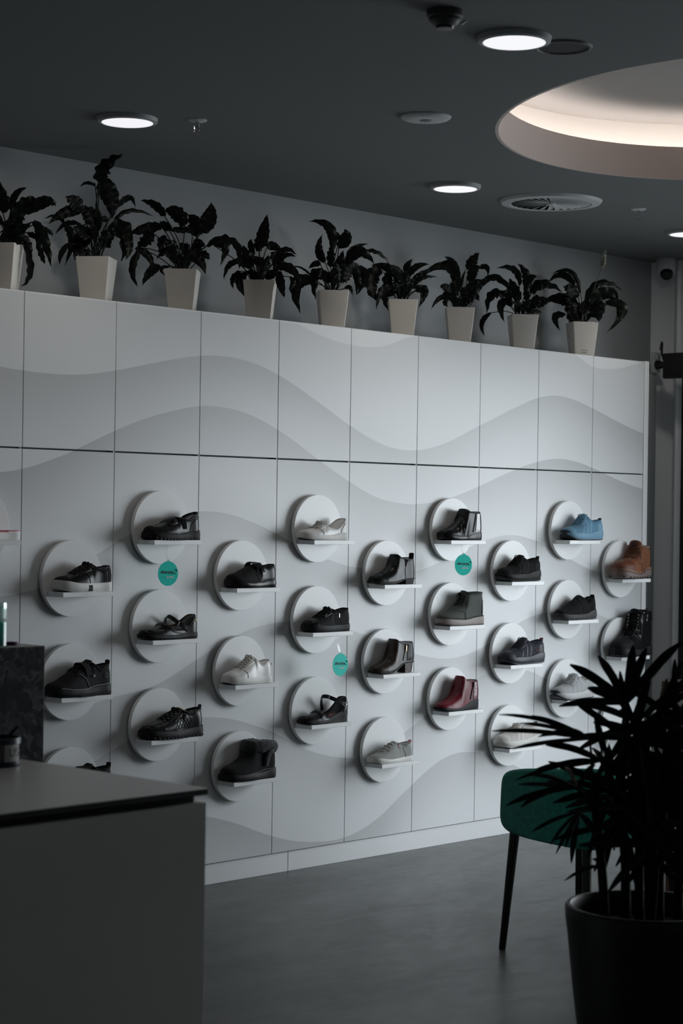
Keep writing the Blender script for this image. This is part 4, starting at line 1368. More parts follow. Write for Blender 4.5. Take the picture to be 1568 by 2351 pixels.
    MB().rbox(-.0025, .0025, -.001, .001, -.016, .002, .0008, 1).xf(Matrix.Translation(q)).build('zip_pull', STEEL, s.root)
    pm = MB()
    for i in range(5):
        for j in range(4):
            p0 = Vector(s.S(s.u_at(.58 + .042 * i + .01 * (j % 2)), -.90 + .075 * j, .0002)); p1 = Vector(s.S(s.u_at(.58 + .042 * i + .01 * (j % 2)), -.90 + .075 * j, .0011))
            pm.tube([p0, p1], .0022, 8)
    o = pm.build('perforations', mat('hole_black', (.001, .001, .001), 1.0), s.root); o['kind'] = 'stuff'
    s.tongue(K_MATTE, .008, .021); s.laces(K_LACE, s.u_at(.28), s.u0 - .01, 5, .26, .0032, eyelet=K_PATENT)
    s.tab(K_LEATHER, .004, .016, -.004)
    display_shelf(1.575, ROW_H[1], 'under the black perforated zip sneaker')

    s = Shoe('wedge_shoe', 'black wedge-heeled mary jane shoe with patterned insole', 'shoe', 1.427, H3, .279, .043,
             low_ctrl(.016, .040, .048, .36, .056, .040, .106, .030, sh=-.010), [(0, .016), (.3, .012), (.5, .018), (.75, .036), (1, .042)], [(0, .010), (.08, .004), (.2, 0), (.6, 0), (1, 0)], K_LEATHER,
             mat('patterned_insole', (.035, .025, .022), .7, vary=.9, vscale=160, col2=(.30, .13, .09)), dip=.016, collar=.002)
    s.sole('sole', K_RUBBER, top=[(0, .022), (.2, .016), (.42, .015), (.6, .028), (.8, .044), (1, .048)], flare=.002, bulge=.0, grooves=lambda xf: .002 if xf > .5 else 0)
    s.patch('heel_counter', K_LEATHER, s.u_at(.82), 1, -.97, -.02, .0014)
    A, B = Vector(s.S(s.u_at(.89), -.30, .003)), Vector(s.S(s.u_at(.62), .30, .002))
    P = smooth_path([A + Vector((.004, 0, -.002)), A + Vector((-.02, -.002, .010)), Vector((.68 * s.L, -.026, .100)), Vector((.58 * s.L, -.008, .112)), Vector((.54 * s.L, .016, .108)), Vector((.58 * s.L, .030, .075)), Vector((.62 * s.L, .034, .050))], 28)
    st = s.band('strap', K_LEATHER, P, .017, .003, (.5, 0, .85))
    MB().lathe([(0, .003), (.003, .0028), (.0045, .001), (.005, 0)], 14).xf(Matrix.Translation(A + Vector((.002, -.003, .002))) @ Matrix.Rotation(PI / 2, 4, 'X')).build('snap', STEEL, st)
    display_shelf(1.575, ROW_H[2], 'under the black wedge-heeled mary jane')

    # ---------------- E column
    s = Shoe('chelsea_boot', 'black leather chelsea boot with elastic side and low block heel', 'shoe', 1.860, L1, .274, .043, boot_ctrl(.018, .044, .066, .53, .133, .118, .118, .036, zside=.122), [(0, .018), (.3, .013), (.5, .016), (.75, .026), (1, .028)], [(0, .010), (.08, .005), (.2, .002), (.4, .004), (.6, .012), (.72, .022), (1, .024)], K_LEATHER, K_LINING, dip=.010, dip_p=2.0, collar=.002)
    s.sole('sole', K_RUBBER, flare=.004)
    s.heel(K_RUBBER, .73, .022, 1.0, .96, .003)
    s.patch('elastic_gore', ELASTIC, 0, 0, -.62, -.01, .0014, nu=8, fu=lambda q: (.775 - .045 * q, .785 + .055 * q))
    s.seam('stitching', K_RUBBER, [(s.u_at(.25), -.95), (s.u_at(.25), -.6), (s.u_at(.23), -.3), (s.u_at(.22), 0)], .0008)
    s.seam('stitching', K_RUBBER, [(s.u_at(.72), -.97), (.775, -.72), (.78, -.62)], .0010)
    s.tab(ELASTIC, .022, .020, .003)
    display_shelf(2.025, ROW_L[0], 'under the black chelsea boot')

    brown = mat('dark_brown_leather', (.022, .014, .010), .30, spec=.3, bump=.1, scale=300)
    s = Shoe('heeled_boot', 'dark brown ankle boot with side zip and stacked heel', 'shoe', 1.873, L2, .264, .041, boot_ctrl(.016, .040, .066, .50, .152, .138, .136, .035, zside=.142), [(0, .016), (.3, .013), (.5, .024), (.7, .046), (1, .052)], [(0, .008), (.08, .004), (.25, .002), (.4, .006), (.55, .020), (.72, .042), (1, .046)], brown, mat('taupe_lining', (.06, .05, .045), .8), dip=.012, dip_p=2.0, collar=.002)
    s.sole('sole', K_RUBBER, flare=.003)
    s.heel(mat('stacked_heel', (.045, .018, .016), .35, bump=.3, scale=60, kind='wave'), .73, .046, .94, .78, .006, .008)
    s.seam('zipper', ZIP, [(s.u_at(.66), -.90), (.79, -.5), (.80, -.10)], .0016, .0015)
    s.patch('heel_counter', K_LEATHER, .83, 1, -.97, -.02, .0012)
    q = Vector(s.S(.795, -.30, .005))
    MB().rbox(-.0025, .0025, -.001, .001, -.022, .004, .0008, 1).xf(Matrix.Translation(q)).build('zip_pull', BRASS, s.root)
    display_shelf(2.025, ROW_L[1], 'under the dark brown heeled boot')

    canvas = mat('grey_canvas', (.36, .37, .35), .9, bump=.4, scale=700, kind='wave')
    s = Shoe('sneaker', 'pale grey canvas sneaker with white sole and pink heel tab', 'shoe', 1.875, L3, .260, .043, low_ctrl(.022, .040, .056, .60, .084, .062, .080, .029), flat(.026, .018, .018), [(0, .010), (.06, .006), (.16, .001), (.3, 0), (1, .001)], canvas, canvas, collar=.003)
    s.sole('sole', W_RUBBER, top=[(0, .032), (.15, .026), (.4, .018), (.7, .020), (1, .026)], flare=.004, bulge=.001)
    s.patch('lace_stay', canvas, s.u_at(.34), s.u0, -.46, -.20, .0018); s.patch('lace_stay', canvas, s.u_at(.34), s.u0, .20, .46, .0018)
    s.tongue(canvas, .006, .02); s.laces(W_LACE, s.u_at(.30), s.u0 - .01, 5, .24, .0026, bow=False, cross=False)
    pink = mat('pink_webbing', (.60, .22, .33), .7)
    c = Vector(s.S(s.u_at(.62), -.42, .003))
    MB().lathe([(.002, .001), (.0045, .001), (.0045, 0)], 14).xf(Matrix.Translation(c) @ Matrix.Rotation(PI / 2.6, 4, 'X')).build('eyelet', mat('pink_eyelet', (.55, .18, .22), .5), s.root)
    s.seam('stitching', GREY_PIPE, [(s.u_at(.78), -.95), (s.u_at(.76), -.7), (s.u_at(.70), -.35)], .0009)
    s.tab(pink, .010, .012, .008)
    display_shelf(2.025, ROW_L[2], 'under the grey canvas sneaker with pink tab')

    # ---------------- F column
    def rip(u, t, v):
        a = math.exp(-((u - .50) / .13) ** 2) * (1 if v > .1 else v / .1)
        k = math.sin(u * 62 + abs(t) * 5)
        return (.003 * a * k, .05 * a * k, .0025 * a * k)
    s = Shoe('ruched_boot', 'black gathered leather ankle boot with patent heel panel', 'shoe', 2.330, H1, .270, .046, boot_ctrl(.022, .050, .074, .56, .144, .134, .132, .034, zside=.136), flat(.028, .020, .028), spring(.012), K_LEATHER, K_LINING, dip=.010, dip_p=2.0, collar=.0025, ripple=rip)
    s.sole('sole', K_LEATHER, top=[(0, .036), (.12, .030), (.35, .020), (.6, .022), (.8, .034), (1, .038)], flare=.004, bulge=.001)
    s.patch('heel_panel', K_PATENT, .84, 1, -.97, -.02, .0018)
    s.seam('zipper', ZIP, [(s.u_at(.70), -.92), (.825, -.5), (.835, -.05)], .0018, .002)
    display_shelf(2.475, ROW_H[0], 'under the black gathered boot')

    olive = mat('olive_nubuck', (.075, .085, .075), .8, bump=.3, scale=500, vary=.25, vscale=14)
    s = Shoe('lace_boot', 'olive green lace-up ankle boot with stitched pale sole', 'shoe', 2.327, H2, .296, .047, boot_ctrl(.028, .056, .082, .58, .148, .146, .148, .036), flat(.030, .024, .034), spring(.008), olive, mat('grey_wool', (.05, .055, .06), 1.0, bump=.8, scale=300), collar=.005, collar_mat=mat('grey_wool_collar', (.05, .055, .06), 1.0, bump=.8, scale=300))
    pale = mat('taupe_rubber', (.30, .26, .24), .6)
    s.sole('sole', pale, top=[(0, .034), (.2, .030), (.45, .027), (.7, .034), (1, .042)], flare=.006, bulge=.001)
    s.sole('outsole', mat('dark_taupe_rubber', (.07, .06, .055), .7), top=[(0, .014), (.06, .010), (.2, .006), (.5, .005), (1, .006)], flare=.0065, ext=.006)
    st = MB()
    for k in range(30):
        xf = .03 + .95 * k / 29; w = s.half(xf) + .0045
        zt = s.st(xf) + .005
        st.tube([(xf * s.L - .002, -w, zt), (xf * s.L + .002, -w - .0005, zt + .004)], .0012, 5)
    o = st.build('welt_stitch', mat('dark_thread', (.03, .03, .03), .8), s.root); o['kind'] = 'stuff'
    s.patch('lace_stay', olive, .46, s.u0, -.44, -.18, .002); s.patch('lace_stay', olive, .46, s.u0, .18, .44, .002)
    s.seam('stitching', K_RUBBER, [(s.u_at(.45), -.96), (s.u_at(.42), -.75), (s.u_at(.34), -.5)], .0012)
    s.seam('stitching', K_RUBBER, [(.93, -.95), (.92, -.7), (.95, -.5)], .0014)
    s.tongue(olive, .012, .024)
    s.laces(mat('dark_olive_lace', (.018, .019, .016), .8), .44, s.u0 - .02, 6, .22, .0030)
    display_shelf(2.475, ROW_H[1], 'under the olive lace-up boot')

    red = mat('dark_red_leather', (.15, .005, .016), .34, spec=.3, bump=.04, scale=300, vary=.35, vscale=18)
    redp = mat('red_patent', (.10, .008, .02), .12, bump=.6, scale=110, coat=.5)
    s = Shoe('wedge_boot', 'dark red ankle boot with black wedge sole', 'shoe', 2.322, H3, .276, .043, boot_ctrl(.016, .042, .068, .55, .157, .136, .134, .035, zside=.142), [(0, .016), (.3, .011), (.5, .016), (.75, .038), (1, .046)], [(0, .010), (.08, .004), (.2, 0), (.6, 0), (1, 0)], red, mat('tan_wool', (.16, .11, .07), .9), dip=.012, dip_p=2.0, collar=.002)
    s.sole('sole', K_RUBBER, top=[(0, .022), (.2, .016), (.42, .014), (.6, .026), (.8, .044), (1, .050)], flare=.0025)
    s.patch('heel_panel', redp, .86, 1, -.97, -.02, .0016)
    s.seam('zipper', K_PATENT, [(s.u_at(.72), -.92), (.845, -.5), (.855, -.05)], .0022, .002)
    q = Vector(s.S(.852, -.16, .006))
    MB().rbox(-.0025, .0025, -.001, .001, -.014, .002, .0008, 1).xf(Matrix.Translation(q)).build('zip_pull', K_PATENT, s.root)
    display_shelf(2.475, ROW_H[2], 'under the dark red wedge boot')

    # ---------------- G column
    s = runner('running_shoe', 'all-black cushioned running shoe with pull loop', 2.764, L1, .288, K_KNIT, K_RUBBER, K_RUBBER, K_MATTE, K_LACE, K_LINING, K_LACE)
    display_shelf(2.925, ROW_L[0], 'under the all-black running shoe')
    navy = mat('navy_knit', (.010, .013, .026), .8, bump=.5, scale=900, kind='voronoi')
    navyr = mat('navy_rubber', (.012, .015, .026), .5)
    s = runner('running_shoe', 'dark navy running shoe with small red heel marks', 2.794, L2, .298, navy, navyr, navyr, mat('navy_overlay', (.009, .011, .02), .55), mat('navy_lace', (.008, .01, .018), .8), navy, mat('red_tab', (.20, .02, .02), .6), logo=mat('red_mark', (.22, .02, .02), .5))
    display_shelf(2.925, ROW_L[1], 'under the dark navy running shoe')
    wk = mat('white_knit', (.60, .58, .55), .85, bump=.5, scale=800, kind='voronoi')
    s = runner('running_shoe', 'white knit running shoe behind the palm leaf tips', 2.767, L3, .292, wk, mat('white_foam', (.62, .61, .58), .6), mat('pale_outsole', (.45, .44, .42), .6), mat('cream_overlay', (.60, .57, .53), .6), W_LACE, wk, mat('grey_tab', (.2, .2, .2), .6), zth=.100, zh=.10)
    display_shelf(2.925, ROW_L[2], 'under the white running shoe beside the green chair')

    # ---------------- H column
    bk = mat('blue_mesh', (.10, .24, .36), .75, bump=.5, scale=800, kind='voronoi')
    s = runner('running_shoe', 'sky blue running shoe with dark toe sole', 3.267, H1, .290, bk, mat('blue_foam', (.13, .28, .40), .6), mat('dark_slate_rubber', (.02, .024, .028), .6), mat('blue_overlay', (.12, .27, .39), .6), mat('blue_lace', (.11, .25, .36), .8), bk, K_LACE, toe_out=True, zth=.118, zh=.100)
    display_shelf(3.375, ROW_H[0], 'under the sky blue running shoe')
    s = Shoe('sock_sneaker', 'black laceless sock-knit sneaker with speckled heel sole', 'shoe', 3.221, H2, .292, .046, low_ctrl(.026, .054, .076, .58, .112, .078, .110, .030), flat(.026, .026, .036), [(0, .014), (.06, .007), (.16, .001), (.3, 0), (1, .004)], K_KNIT, K_LINING, collar=.004)
    s.sole('sole', mat('speckled_foam', (.05, .052, .055), .7, bump=.3, scale=120, vary=.8, vscale=220, kind='voronoi'), top=[(0, .036), (.15, .030), (.4, .028), (.65, .030), (.85, .046), (1, .050)], flare=.006, bulge=.003)
    s.patch('toe_cap', K_MATTE, 0, s.u_at(.12), -1, 1, .0012)
    s.seam('stitching', K_RUBBER, [(s.u_at(.56), -.95), (s.u_at(.54), -.6), (s.u_at(.50), -.25)], .0012)
    s.tongue(K_KNIT, .010, .02); s.tab(K_LACE, .012, .018, -.001)
    display_shelf(3.375, ROW_H[1], 'under the black sock-knit sneaker')
    gk = mat('grey_white_mesh', (.42, .43, .44), .8, bump=.5, scale=800, kind='voronoi')
    s = runner('running_shoe', 'light grey running shoe partly behind the palm', 3.205, H3, .296, gk, mat('grey_foam', (.48, .48, .48), .6), mat('charcoal_rubber', (.02, .022, .026), .6), mat('grey_overlay', (.36, .37, .38), .6), mat('grey_white_lace', (.46, .46, .46), .8), gk, None, toe_out=True)
    display_shelf(3.375, ROW_H[2], 'under the light grey running shoe behind the palm')

    # ---------------- I column (work boots)
    tan = mat('tan_nubuck', (.19, .058, .014), .75, bump=.3, scale=400, vary=.35, vscale=16)
    tand = mat('brown_oiled_leather', (.11, .026, .006), .6, bump=.25, scale=300)
    s = Shoe('work_boot', 'tan lace-up work boot with chunky cleated sole', 'shoe', 3.660, L1, .345, .061, boot_ctrl(.040, .088, .104, .62, .168, .160, .164, .043), flat(.044, .036, .050), [(0, .012), (.1, .006), (.3, .004), (.8, .004), (1, .006)], tan, tand, collar=.007, collar_mat=mat('grey_brown_padding', (.16, .11, .08), .8, bump=.3, scale=200), yaw=.20, yoff=-.042, arch=(2.8, 2.3))
    s.sole('midsole', mat('brown_midsole', (.16, .085, .055), .6), top=[(0, .058), (.2, .048), (.45, .036), (.6, .042), (.75, .058), (1, .062)], bot=[(0, .040), (.2, .030), (.45, .022), (.7, .04), (1, .045)], flare=.006, bulge=.002)
    s.sole('outsole', mat('brown_outsole', (.15, .11, .10), .6), top=[(0, .042), (.2, .032), (.45, .024), (.6, .028), (.75, .042), (1, .046)], flare=.006, bulge=.002)
    s.lugs(K_RUBBER, 11, .008, .014, .0068)
    s.patch('toe_bumper', tand, 0, s.u_at(.30), -1, 1, .003)
    s.patch('lace_stay', tand, .44, s.u0, -.46, -.20, .0024); s.patch('lace_stay', tand, .44, s.u0, .20, .46, .0024)
    s.seam('stitching', K_RUBBER, [(s.u_at(.52), -.97), (s.u_at(.47), -.80), (s.u_at(.38), -.62)], .0014)
    s.seam('stitching', K_RUBBER, [(.955, -.95), (.945, -.75), (.965, -.5)], .0018)
    tg = s.tongue(tand, .030, .036, th=.008)
    s.laces(mat('brown_lace', (.10, .035, .012), .8), .44, s.u0 - .015, 6, .22, .0036, bow=False, eyelet=BLACK_METAL)
    c = Vector(s.S(s.u0, 0)) + Vector((-.0085, 0, .010))
    rot = Matrix.Rotation(-PI / 2, 4, 'Z') @ Matrix.Rotation(PI / 2 - .35, 4, 'X')
    pl = MB().rbox(-.016, .016, -.011, .011, -.001, .0012, .0008, 1).xf(Matrix.Translation(c) @ rot).build('tongue_label', K_RUBBER, tg)
    tm = text_mesh('CAT', .015, .0004, bold=.0004)
    tm.transform(Matrix.Translation(c) @ rot @ Matrix.Translation((0, 0, .0015)))
    tm.materials.append(tand)
    o = bpy.data.objects.new('lettering', tm); COL.objects.link(o); o.parent = tg
    display_shelf(3.825, ROW_L[0], 'under the tan work boot')

    s = Shoe('combat_boot', 'tall black lace-up work boot with padded collar', 'shoe', 3.660, L2, .365, .061, boot_ctrl(.038, .084, .108, .60, .222, .222, .224, .044, z1=.092), flat(.040, .034, .044), [(0, .012), (.1, .006), (.3, .003), (1, .004)], K_LEATHER, K_LINING, collar=.009, yaw=.18, yoff=-.040, arch=(2.8, 2.3))
    s.sole('sole', K_RUBBER, top=[(0, .050), (.2, .042), (.5, .036), (.75, .046), (1, .054)], flare=.006, bulge=.002)
    s.lugs(K_RUBBER, 11, .009, .014, .0068)
    s.patch('toe_cap', K_MATTE, 0, s.u_at(.28), -1, 1, .002)
    s.patch('lace_stay', K_LEATHER, .40, s.u0, -.42, -.16, .0024); s.patch('lace_stay', K_LEATHER, .40, s.u0, .16, .42, .0024)
    s.laces(K_LACE, .38, s.u0 - .01, 9, .20, .0034, bow=False, eyelet=STEEL)
    for k, t0 in enumerate((-.06, -.20, -.34)):
        s.patch('padded_rib', K_LEATHER, .80, .985, t0 - .13, t0, .006)
    s.tongue(K_MATTE, .020, .030)
    s.seam('stitching', K_RUBBER, [(s.u_at(.85), -.97), (.93, -.8), (.92, -.5)], .0014)
    c = Vector((.80 * s.L, -.035, .222))
    MB().tube([c + Vector((.016 * math.cos(PI * k / 10), 0, .020 * math.sin(PI * k / 10))) for k in range(11)], .0022, 8).build('pull_loop', K_LACE, s.root)
    display_shelf(3.825, ROW_L[1], 'under the tall black work boot')
    display_shelf(3.825, ROW_L[2], 'empty and mostly hidden behind the palm')
shoes()
# ------------------------------------------------------------------ hanging price tags
TEAL = mat('teal_card', (.004, .66, .54), .5, spec=.2)
TEAL_INK = mat('dark_ink', (.004, .02, .025), .6)
CLEAR = pane_mat('clear_film', (.95, .97, .97), .06)
def promo_tag(x, z, hook_z, rz, label, hx):
    r = thing('promo_tag', label, 'tag', (x, -.150, z), rz, 'round teal tags hanging from the shelves')
    R = .0485
    d = MB()
    d.grid([[(q * math.cos(2 * PI * k / 56), y, q * math.sin(2 * PI * k / 56)) for k in range(56)] for q, y in ((R - .01, .0006), (R, .0006), (R, -.0006), (R - .01, -.0006))], closed_v=True)
    d.add([((R - .01) * math.cos(2 * PI * k / 56), -.0006, (R - .01) * math.sin(2 * PI * k / 56)) for k in range(56)], [tuple(range(56))])
    d.add([((R - .01) * math.cos(2 * PI * k / 56), .0006, (R - .01) * math.sin(2 * PI * k / 56)) for k in range(56)], [tuple(range(56))])
    d.box(-.006, .006, -.0006, .0006, R - .002, R + .006)
    card = d.build('card', TEAL, r)
    up = Matrix.Translation((-.006, -.0011, .006)) @ Matrix.Rotation(PI / 2, 4, 'X')
    me = text_mesh('afterpay', .0185, .0002, bold=.0003)
    me.transform(up)
    me.materials.append(TEAL_INK)
    share('lettering', me, card)
    # two-arrow loop mark after the word
    lg = MB()
    for sg in (0, 1):
        P = []
        for k in range(9):
            a = -.5 + 3.0 * k / 8 + sg * PI
            P.append((.0345 + .0050 * math.cos(a) + .0022 * (1 if sg == 0 else -1), -.0012, .0072 + .0050 * math.sin(a) + .0036 * (1 if sg == 0 else -1)))
        lg.tube(P, .0014, 6)
    lg.build('loop_mark', TEAL_INK, card)
    ln = MB().box(-.030, -.012, -.0011, -.0006, -.0148, -.0138).build('caption_line', TEAL_INK, card)
    for k in range(3):
        MB().rbox(-.007 + .012 * k, .002 + .012 * k, -.0012, -.0004, -.0178, -.0112, .0005, 1).build('payment_mark', mat('white_ink', (.62, .56, .58), .6), card)
    h = hook_z - z
    P = smooth_path([(hx, .030, h + .001), (hx, .010, h + .0015), (hx * .8, -.004, h - .004), (hx * .45, .006, h - .025), (hx * .1, .002, R + .008), (0, -.001, R - .004)], 24)
    MB().grid([[(p[0] - .006, p[1], p[2]), (p[0] + .006, p[1], p[2])] for p in P]).build('clear_strip', CLEAR, r)
    MB().box(-.0055, .0, -.0012, -.0006, R - .001, R + .007).build('sticker', mat('white_sticker', (.8, .8, .8), .4), r)
promo_tag(.606, 1.295, 1.425 - .018, -.10, 'round teal tag below the black slip-on shoe', -.012)
promo_tag(1.600, .892, 1.031 - .018, .02, 'round teal tag below the black perforated sneaker', -.030)
promo_tag(2.414, 1.3135, 1.425 - .018, -.25, 'round teal tag below the black gathered boot', -.016)

# ------------------------------------------------------------------ potted peace lilies on top of the panel wall
LEAF = mat('peace_lily_leaf', (.0045, .009, .0065), .45, spec=.22, vary=.45, vscale=30, bump=.15, scale=60)
STALK = LEAF
POTW = mat('white_square_pot', (.62, .60, .56), .42)
SOIL = mat('dark_soil', (.008, .007, .006), 1.0, bump=.8, scale=200)
VIEW = Vector((.727, .687, 0))
def lily_leaf(parent, p0, p1, p2, p3, w, rnd, name='leaf', m=None):
    P1, P2, P3 = Vector(p1), Vector(p2), Vector(p3)
    # quadratic curve through the middle point
    C = P2 * 2 - (P1 + P3) * .5
    n = 20
    twist = rnd.uniform(-.65, .65)
    fold = rnd.uniform(.12, .4)
    ph = rnd.uniform(0, 6)
    mb = MB()
    rows = []
    for i in range(n + 1):
        s = i / n
        c = P1 * (1 - s) ** 2 + C * 2 * s * (1 - s) + P3 * s * s
        t = ((C - P1) * (1 - s) + (P3 - C) * s)
        t = t.normalized() if t.length > 1e-6 else Vector((0, 0, 1))
        side = t.cross(VIEW)
        if side.length < .15:
            side = t.cross(Vector((0, 0, 1)))
        side.normalize()
        side = (Matrix.Rotation(twist * (1 - .4 * s), 3, t) @ side).normalized()
        nrm = side.cross(t)
        hw = .5 * w * 1.08 * (math.sin(PI * min(1, .04 + .96 * s) ** .72) ** .85) * (1 if s < .93 else (1 - s) / .07 * .8 + .2) if s < 1 else .0004
        ruf = .16 * w * math.sin(i * 1.35 + ph)
        hw *= 1 + .07 * math.sin(i * 1.9 + ph * 2)
        row = []
        for k in range(-2, 3):
            q = k / 2
            row.append(c + side * (hw * q) + nrm * (abs(q) * hw * fold + (ruf * q * q if k % 2 == 0 else 0)))
        rows.append(row)
    mb.grid(rows)
    # stalk
    a = Vector(p0)
    b = P1
    dirn = (C - P1).normalized()
    mid = (a + b) * .5 + Vector((0, 0, (b - a).length * .10)) - dirn * .01
    mb.tube(smooth_path([a, mid, b, b + dirn * .012], 8), [.0022] * 6 + [.0018] * 3, 6)
    return mb.build(name, m or LEAF, parent, 80)

def lily(i, x, y, mouth, leaves, label, yaw, top_w, bot_w, slot):
    rnd = random.Random(50 + i)
    r = thing('potted_peace_lily', label, 'potted plant', (x, y, Z_TOP), 0, 'potted peace lilies along the top of the panel wall')
    h = mouth / 1000
    a, b = top_w / 2, bot_w / 2
    def sq(w, z, rr=.004):
        out = []
        for cx, cy, st in ((1, 1, 0), (-1, 1, PI / 2), (-1, -1, PI), (1, -1, 1.5 * PI)):
            for k in range(4):
                ang = st + PI / 2 * k / 3
                out.append((cx * (w - rr) + rr * math.cos(ang), cy * (w - rr) + rr * math.sin(ang), z))
        return out
    mb = MB().grid([sq(b - .004, .0), sq(b, .002), sq(a, h - .001), sq(a - .001, h), sq(a - .005, h), sq(a - .007, h - .03)], closed_v=True)
    mb.f.append(tuple(range(16)))
    mb.xf(Matrix.Rotation(yaw, 4, 'Z'))
    pot = mb.build('planter', POTW, r, 30)
    if slot:
        v = Vector((math.sin(yaw), -math.cos(yaw), 0))
        e = Vector((math.cos(yaw), math.sin(yaw), 0))
        zz = .030
        c = v * (b + (a - b) * zz / h + .0008) + Vector((0, 0, zz)) - e * .004
        up = Vector((0, 0, .006)) + v * (a - b) * .006 / h
        MB().tube([c - e * .014 - up, c + e * .014 - up, c + e * .014 + up, c - e * .014 + up], .0009, 6, closed=True).build('level_slot', GREY_PIPE, pot)
    s = MB().grid([sq(a - .0065, h - .014), sq(.004, h - .010)], closed_v=True)
    s.f.append(tuple(range(16, 32)))
    s.xf(Matrix.Rotation(yaw, 4, 'Z')).build('soil', SOIL, r)
    for l in leaves:
        q = [v / 1000 for v in l]
        p0 = (rnd.uniform(-.025, .025), rnd.uniform(-.025, .025), h - .014)
        lily_leaf(r, p0, q[0:3], q[3:6], q[6:9], q[9], rnd)
    # short inner stalks filling the mouth
    for k in range(7):
        a0 = rnd.uniform(0, 2 * PI)
        d = Vector((math.cos(a0), math.sin(a0), 0))
        b0 = Vector((0, 0, h - .014)) + d * .02
        t1 = b0 + d * rnd.uniform(.02, .05) + Vector((0, 0, rnd.uniform(.05, .10)))
        t3 = t1 + d * rnd.uniform(.03, .06) + Vector((0, 0, rnd.uniform(-.02, .05)))
        t2 = (t1 + t3) / 2 + Vector((0, 0, .02))
        if y + t3.y > .32:
            continue
        lily_leaf(r, b0, t1, t2, t3, rnd.uniform(.025, .045), rnd)
    if i == 8:
        st = MB().tube(smooth_path([(0, 0, h - .014), (.025, -.028, .28), (.050, -.054, .40), (.070, -.075, .468)], 16), .0022, 6).build('flower_stalk', mat('pale_green_stalk', (.05, .08, .05), .5), r)
        rnd2 = random.Random(3)
        lily_leaf(r, (.070, -.075, .466), (.070, -.075, .470), (.072, -.077, .515), (.083, -.088, .562), .030, rnd2, 'spathe', mat('white_spathe', (.42, .44, .40), .6))
        MB().tube([(.068, -.082, .475), (.069, -.084, .500), (.071, -.084, .520)], [.004, .005, .002], 8).build('spadix', mat('cream_spadix', (.20, .20, .13), .8), r)

LILY_LABELS = ['leafy potted lily cut by the left picture edge', 'tall potted lily with one leaf reaching past the ceiling line', 'potted lily with a broad raised leaf, third from the left edge',
               'potted lily with a pointed upright leaf, fourth from the left edge', 'potted lily with a leaf curling over to the left, middle of the row', 'low potted lily with a shadow on its pot front',
               'small potted lily with a square-tipped raised leaf', 'potted lily with two crossing upright leaves, second from the right end', 'potted lily with a white flower spike at the right end']
YAWS = [-.93, -.95, -.86, -.86, -.70, -.80, -.80, -.72, -.62]
for i, (x, y, m, L) in enumerate(LILIES):
    lily(i, x, y, m, L, LILY_LABELS[i], YAWS[i], .136, .102, i in (0, 8))

# ------------------------------------------------------------------ service counter
def counter():
    x1, y0, y1, h = -1.70, -2.885, -1.86, .95
    r = thing('service_counter', 'grey-topped service counter with dark edge in the left foreground', 'counter', (x1 - 1.2, (y0 + y1) / 2, 0))
    ox, oy = x1 - 1.2, (y0 + y1) / 2
    MB().rbox(-1.2, 1.2, y0 - oy, y1 - oy, h - .002, h, .0006, 1).build('top_laminate', mat('warm_grey_laminate', (.58, .56, .54), .32, bump=.03, scale=200), r)
    MB().rbox(-1.199, 1.199, y0 - oy + .001, y1 - oy - .001, h - .0135, h - .002, .0008, 1).build('top_board', mat('black_edge', (.008, .008, .009), .5), r)
    MB().box(-1.18, 1.175, y0 - oy + .02, y1 - oy - .02, .08, h - .0135).build('carcass', mat('black_core', (.006, .006, .006), .8), r)
    MB().rbox(-1.2, 1.195, y0 - oy + .002, y0 - oy + .020, .03, h - .030, .001, 1).build('front_panel', mat('off_white_panel', (.66, .65, .61), .55), r)
    MB().rbox(1.175, 1.193, y0 - oy + .0205, y1 - oy - .002, .03, h - .030, .001, 1).build('side_panel', MATS['off_white_panel'], r)
    MB().box(-1.17, 1.165, y0 - oy + .05, y1 - oy - .03, 0, .08).build('plinth', BLACK_PLASTIC, r)
counter()

def terrazzo_block():
    xb, yb, zt = -1.245, -1.74, 1.172
    r = thing('terrazzo_block', 'tall dark speckled terrazzo block behind the counter', 'plinth', (xb - .6, yb + .26, 0))
    MB().rbox(-.6, .6, -.26, .26, 0, zt, .002, 1).build('block', TERRAZZO, r)
    return xb, yb, zt
TX, TY, TZ = terrazzo_block()

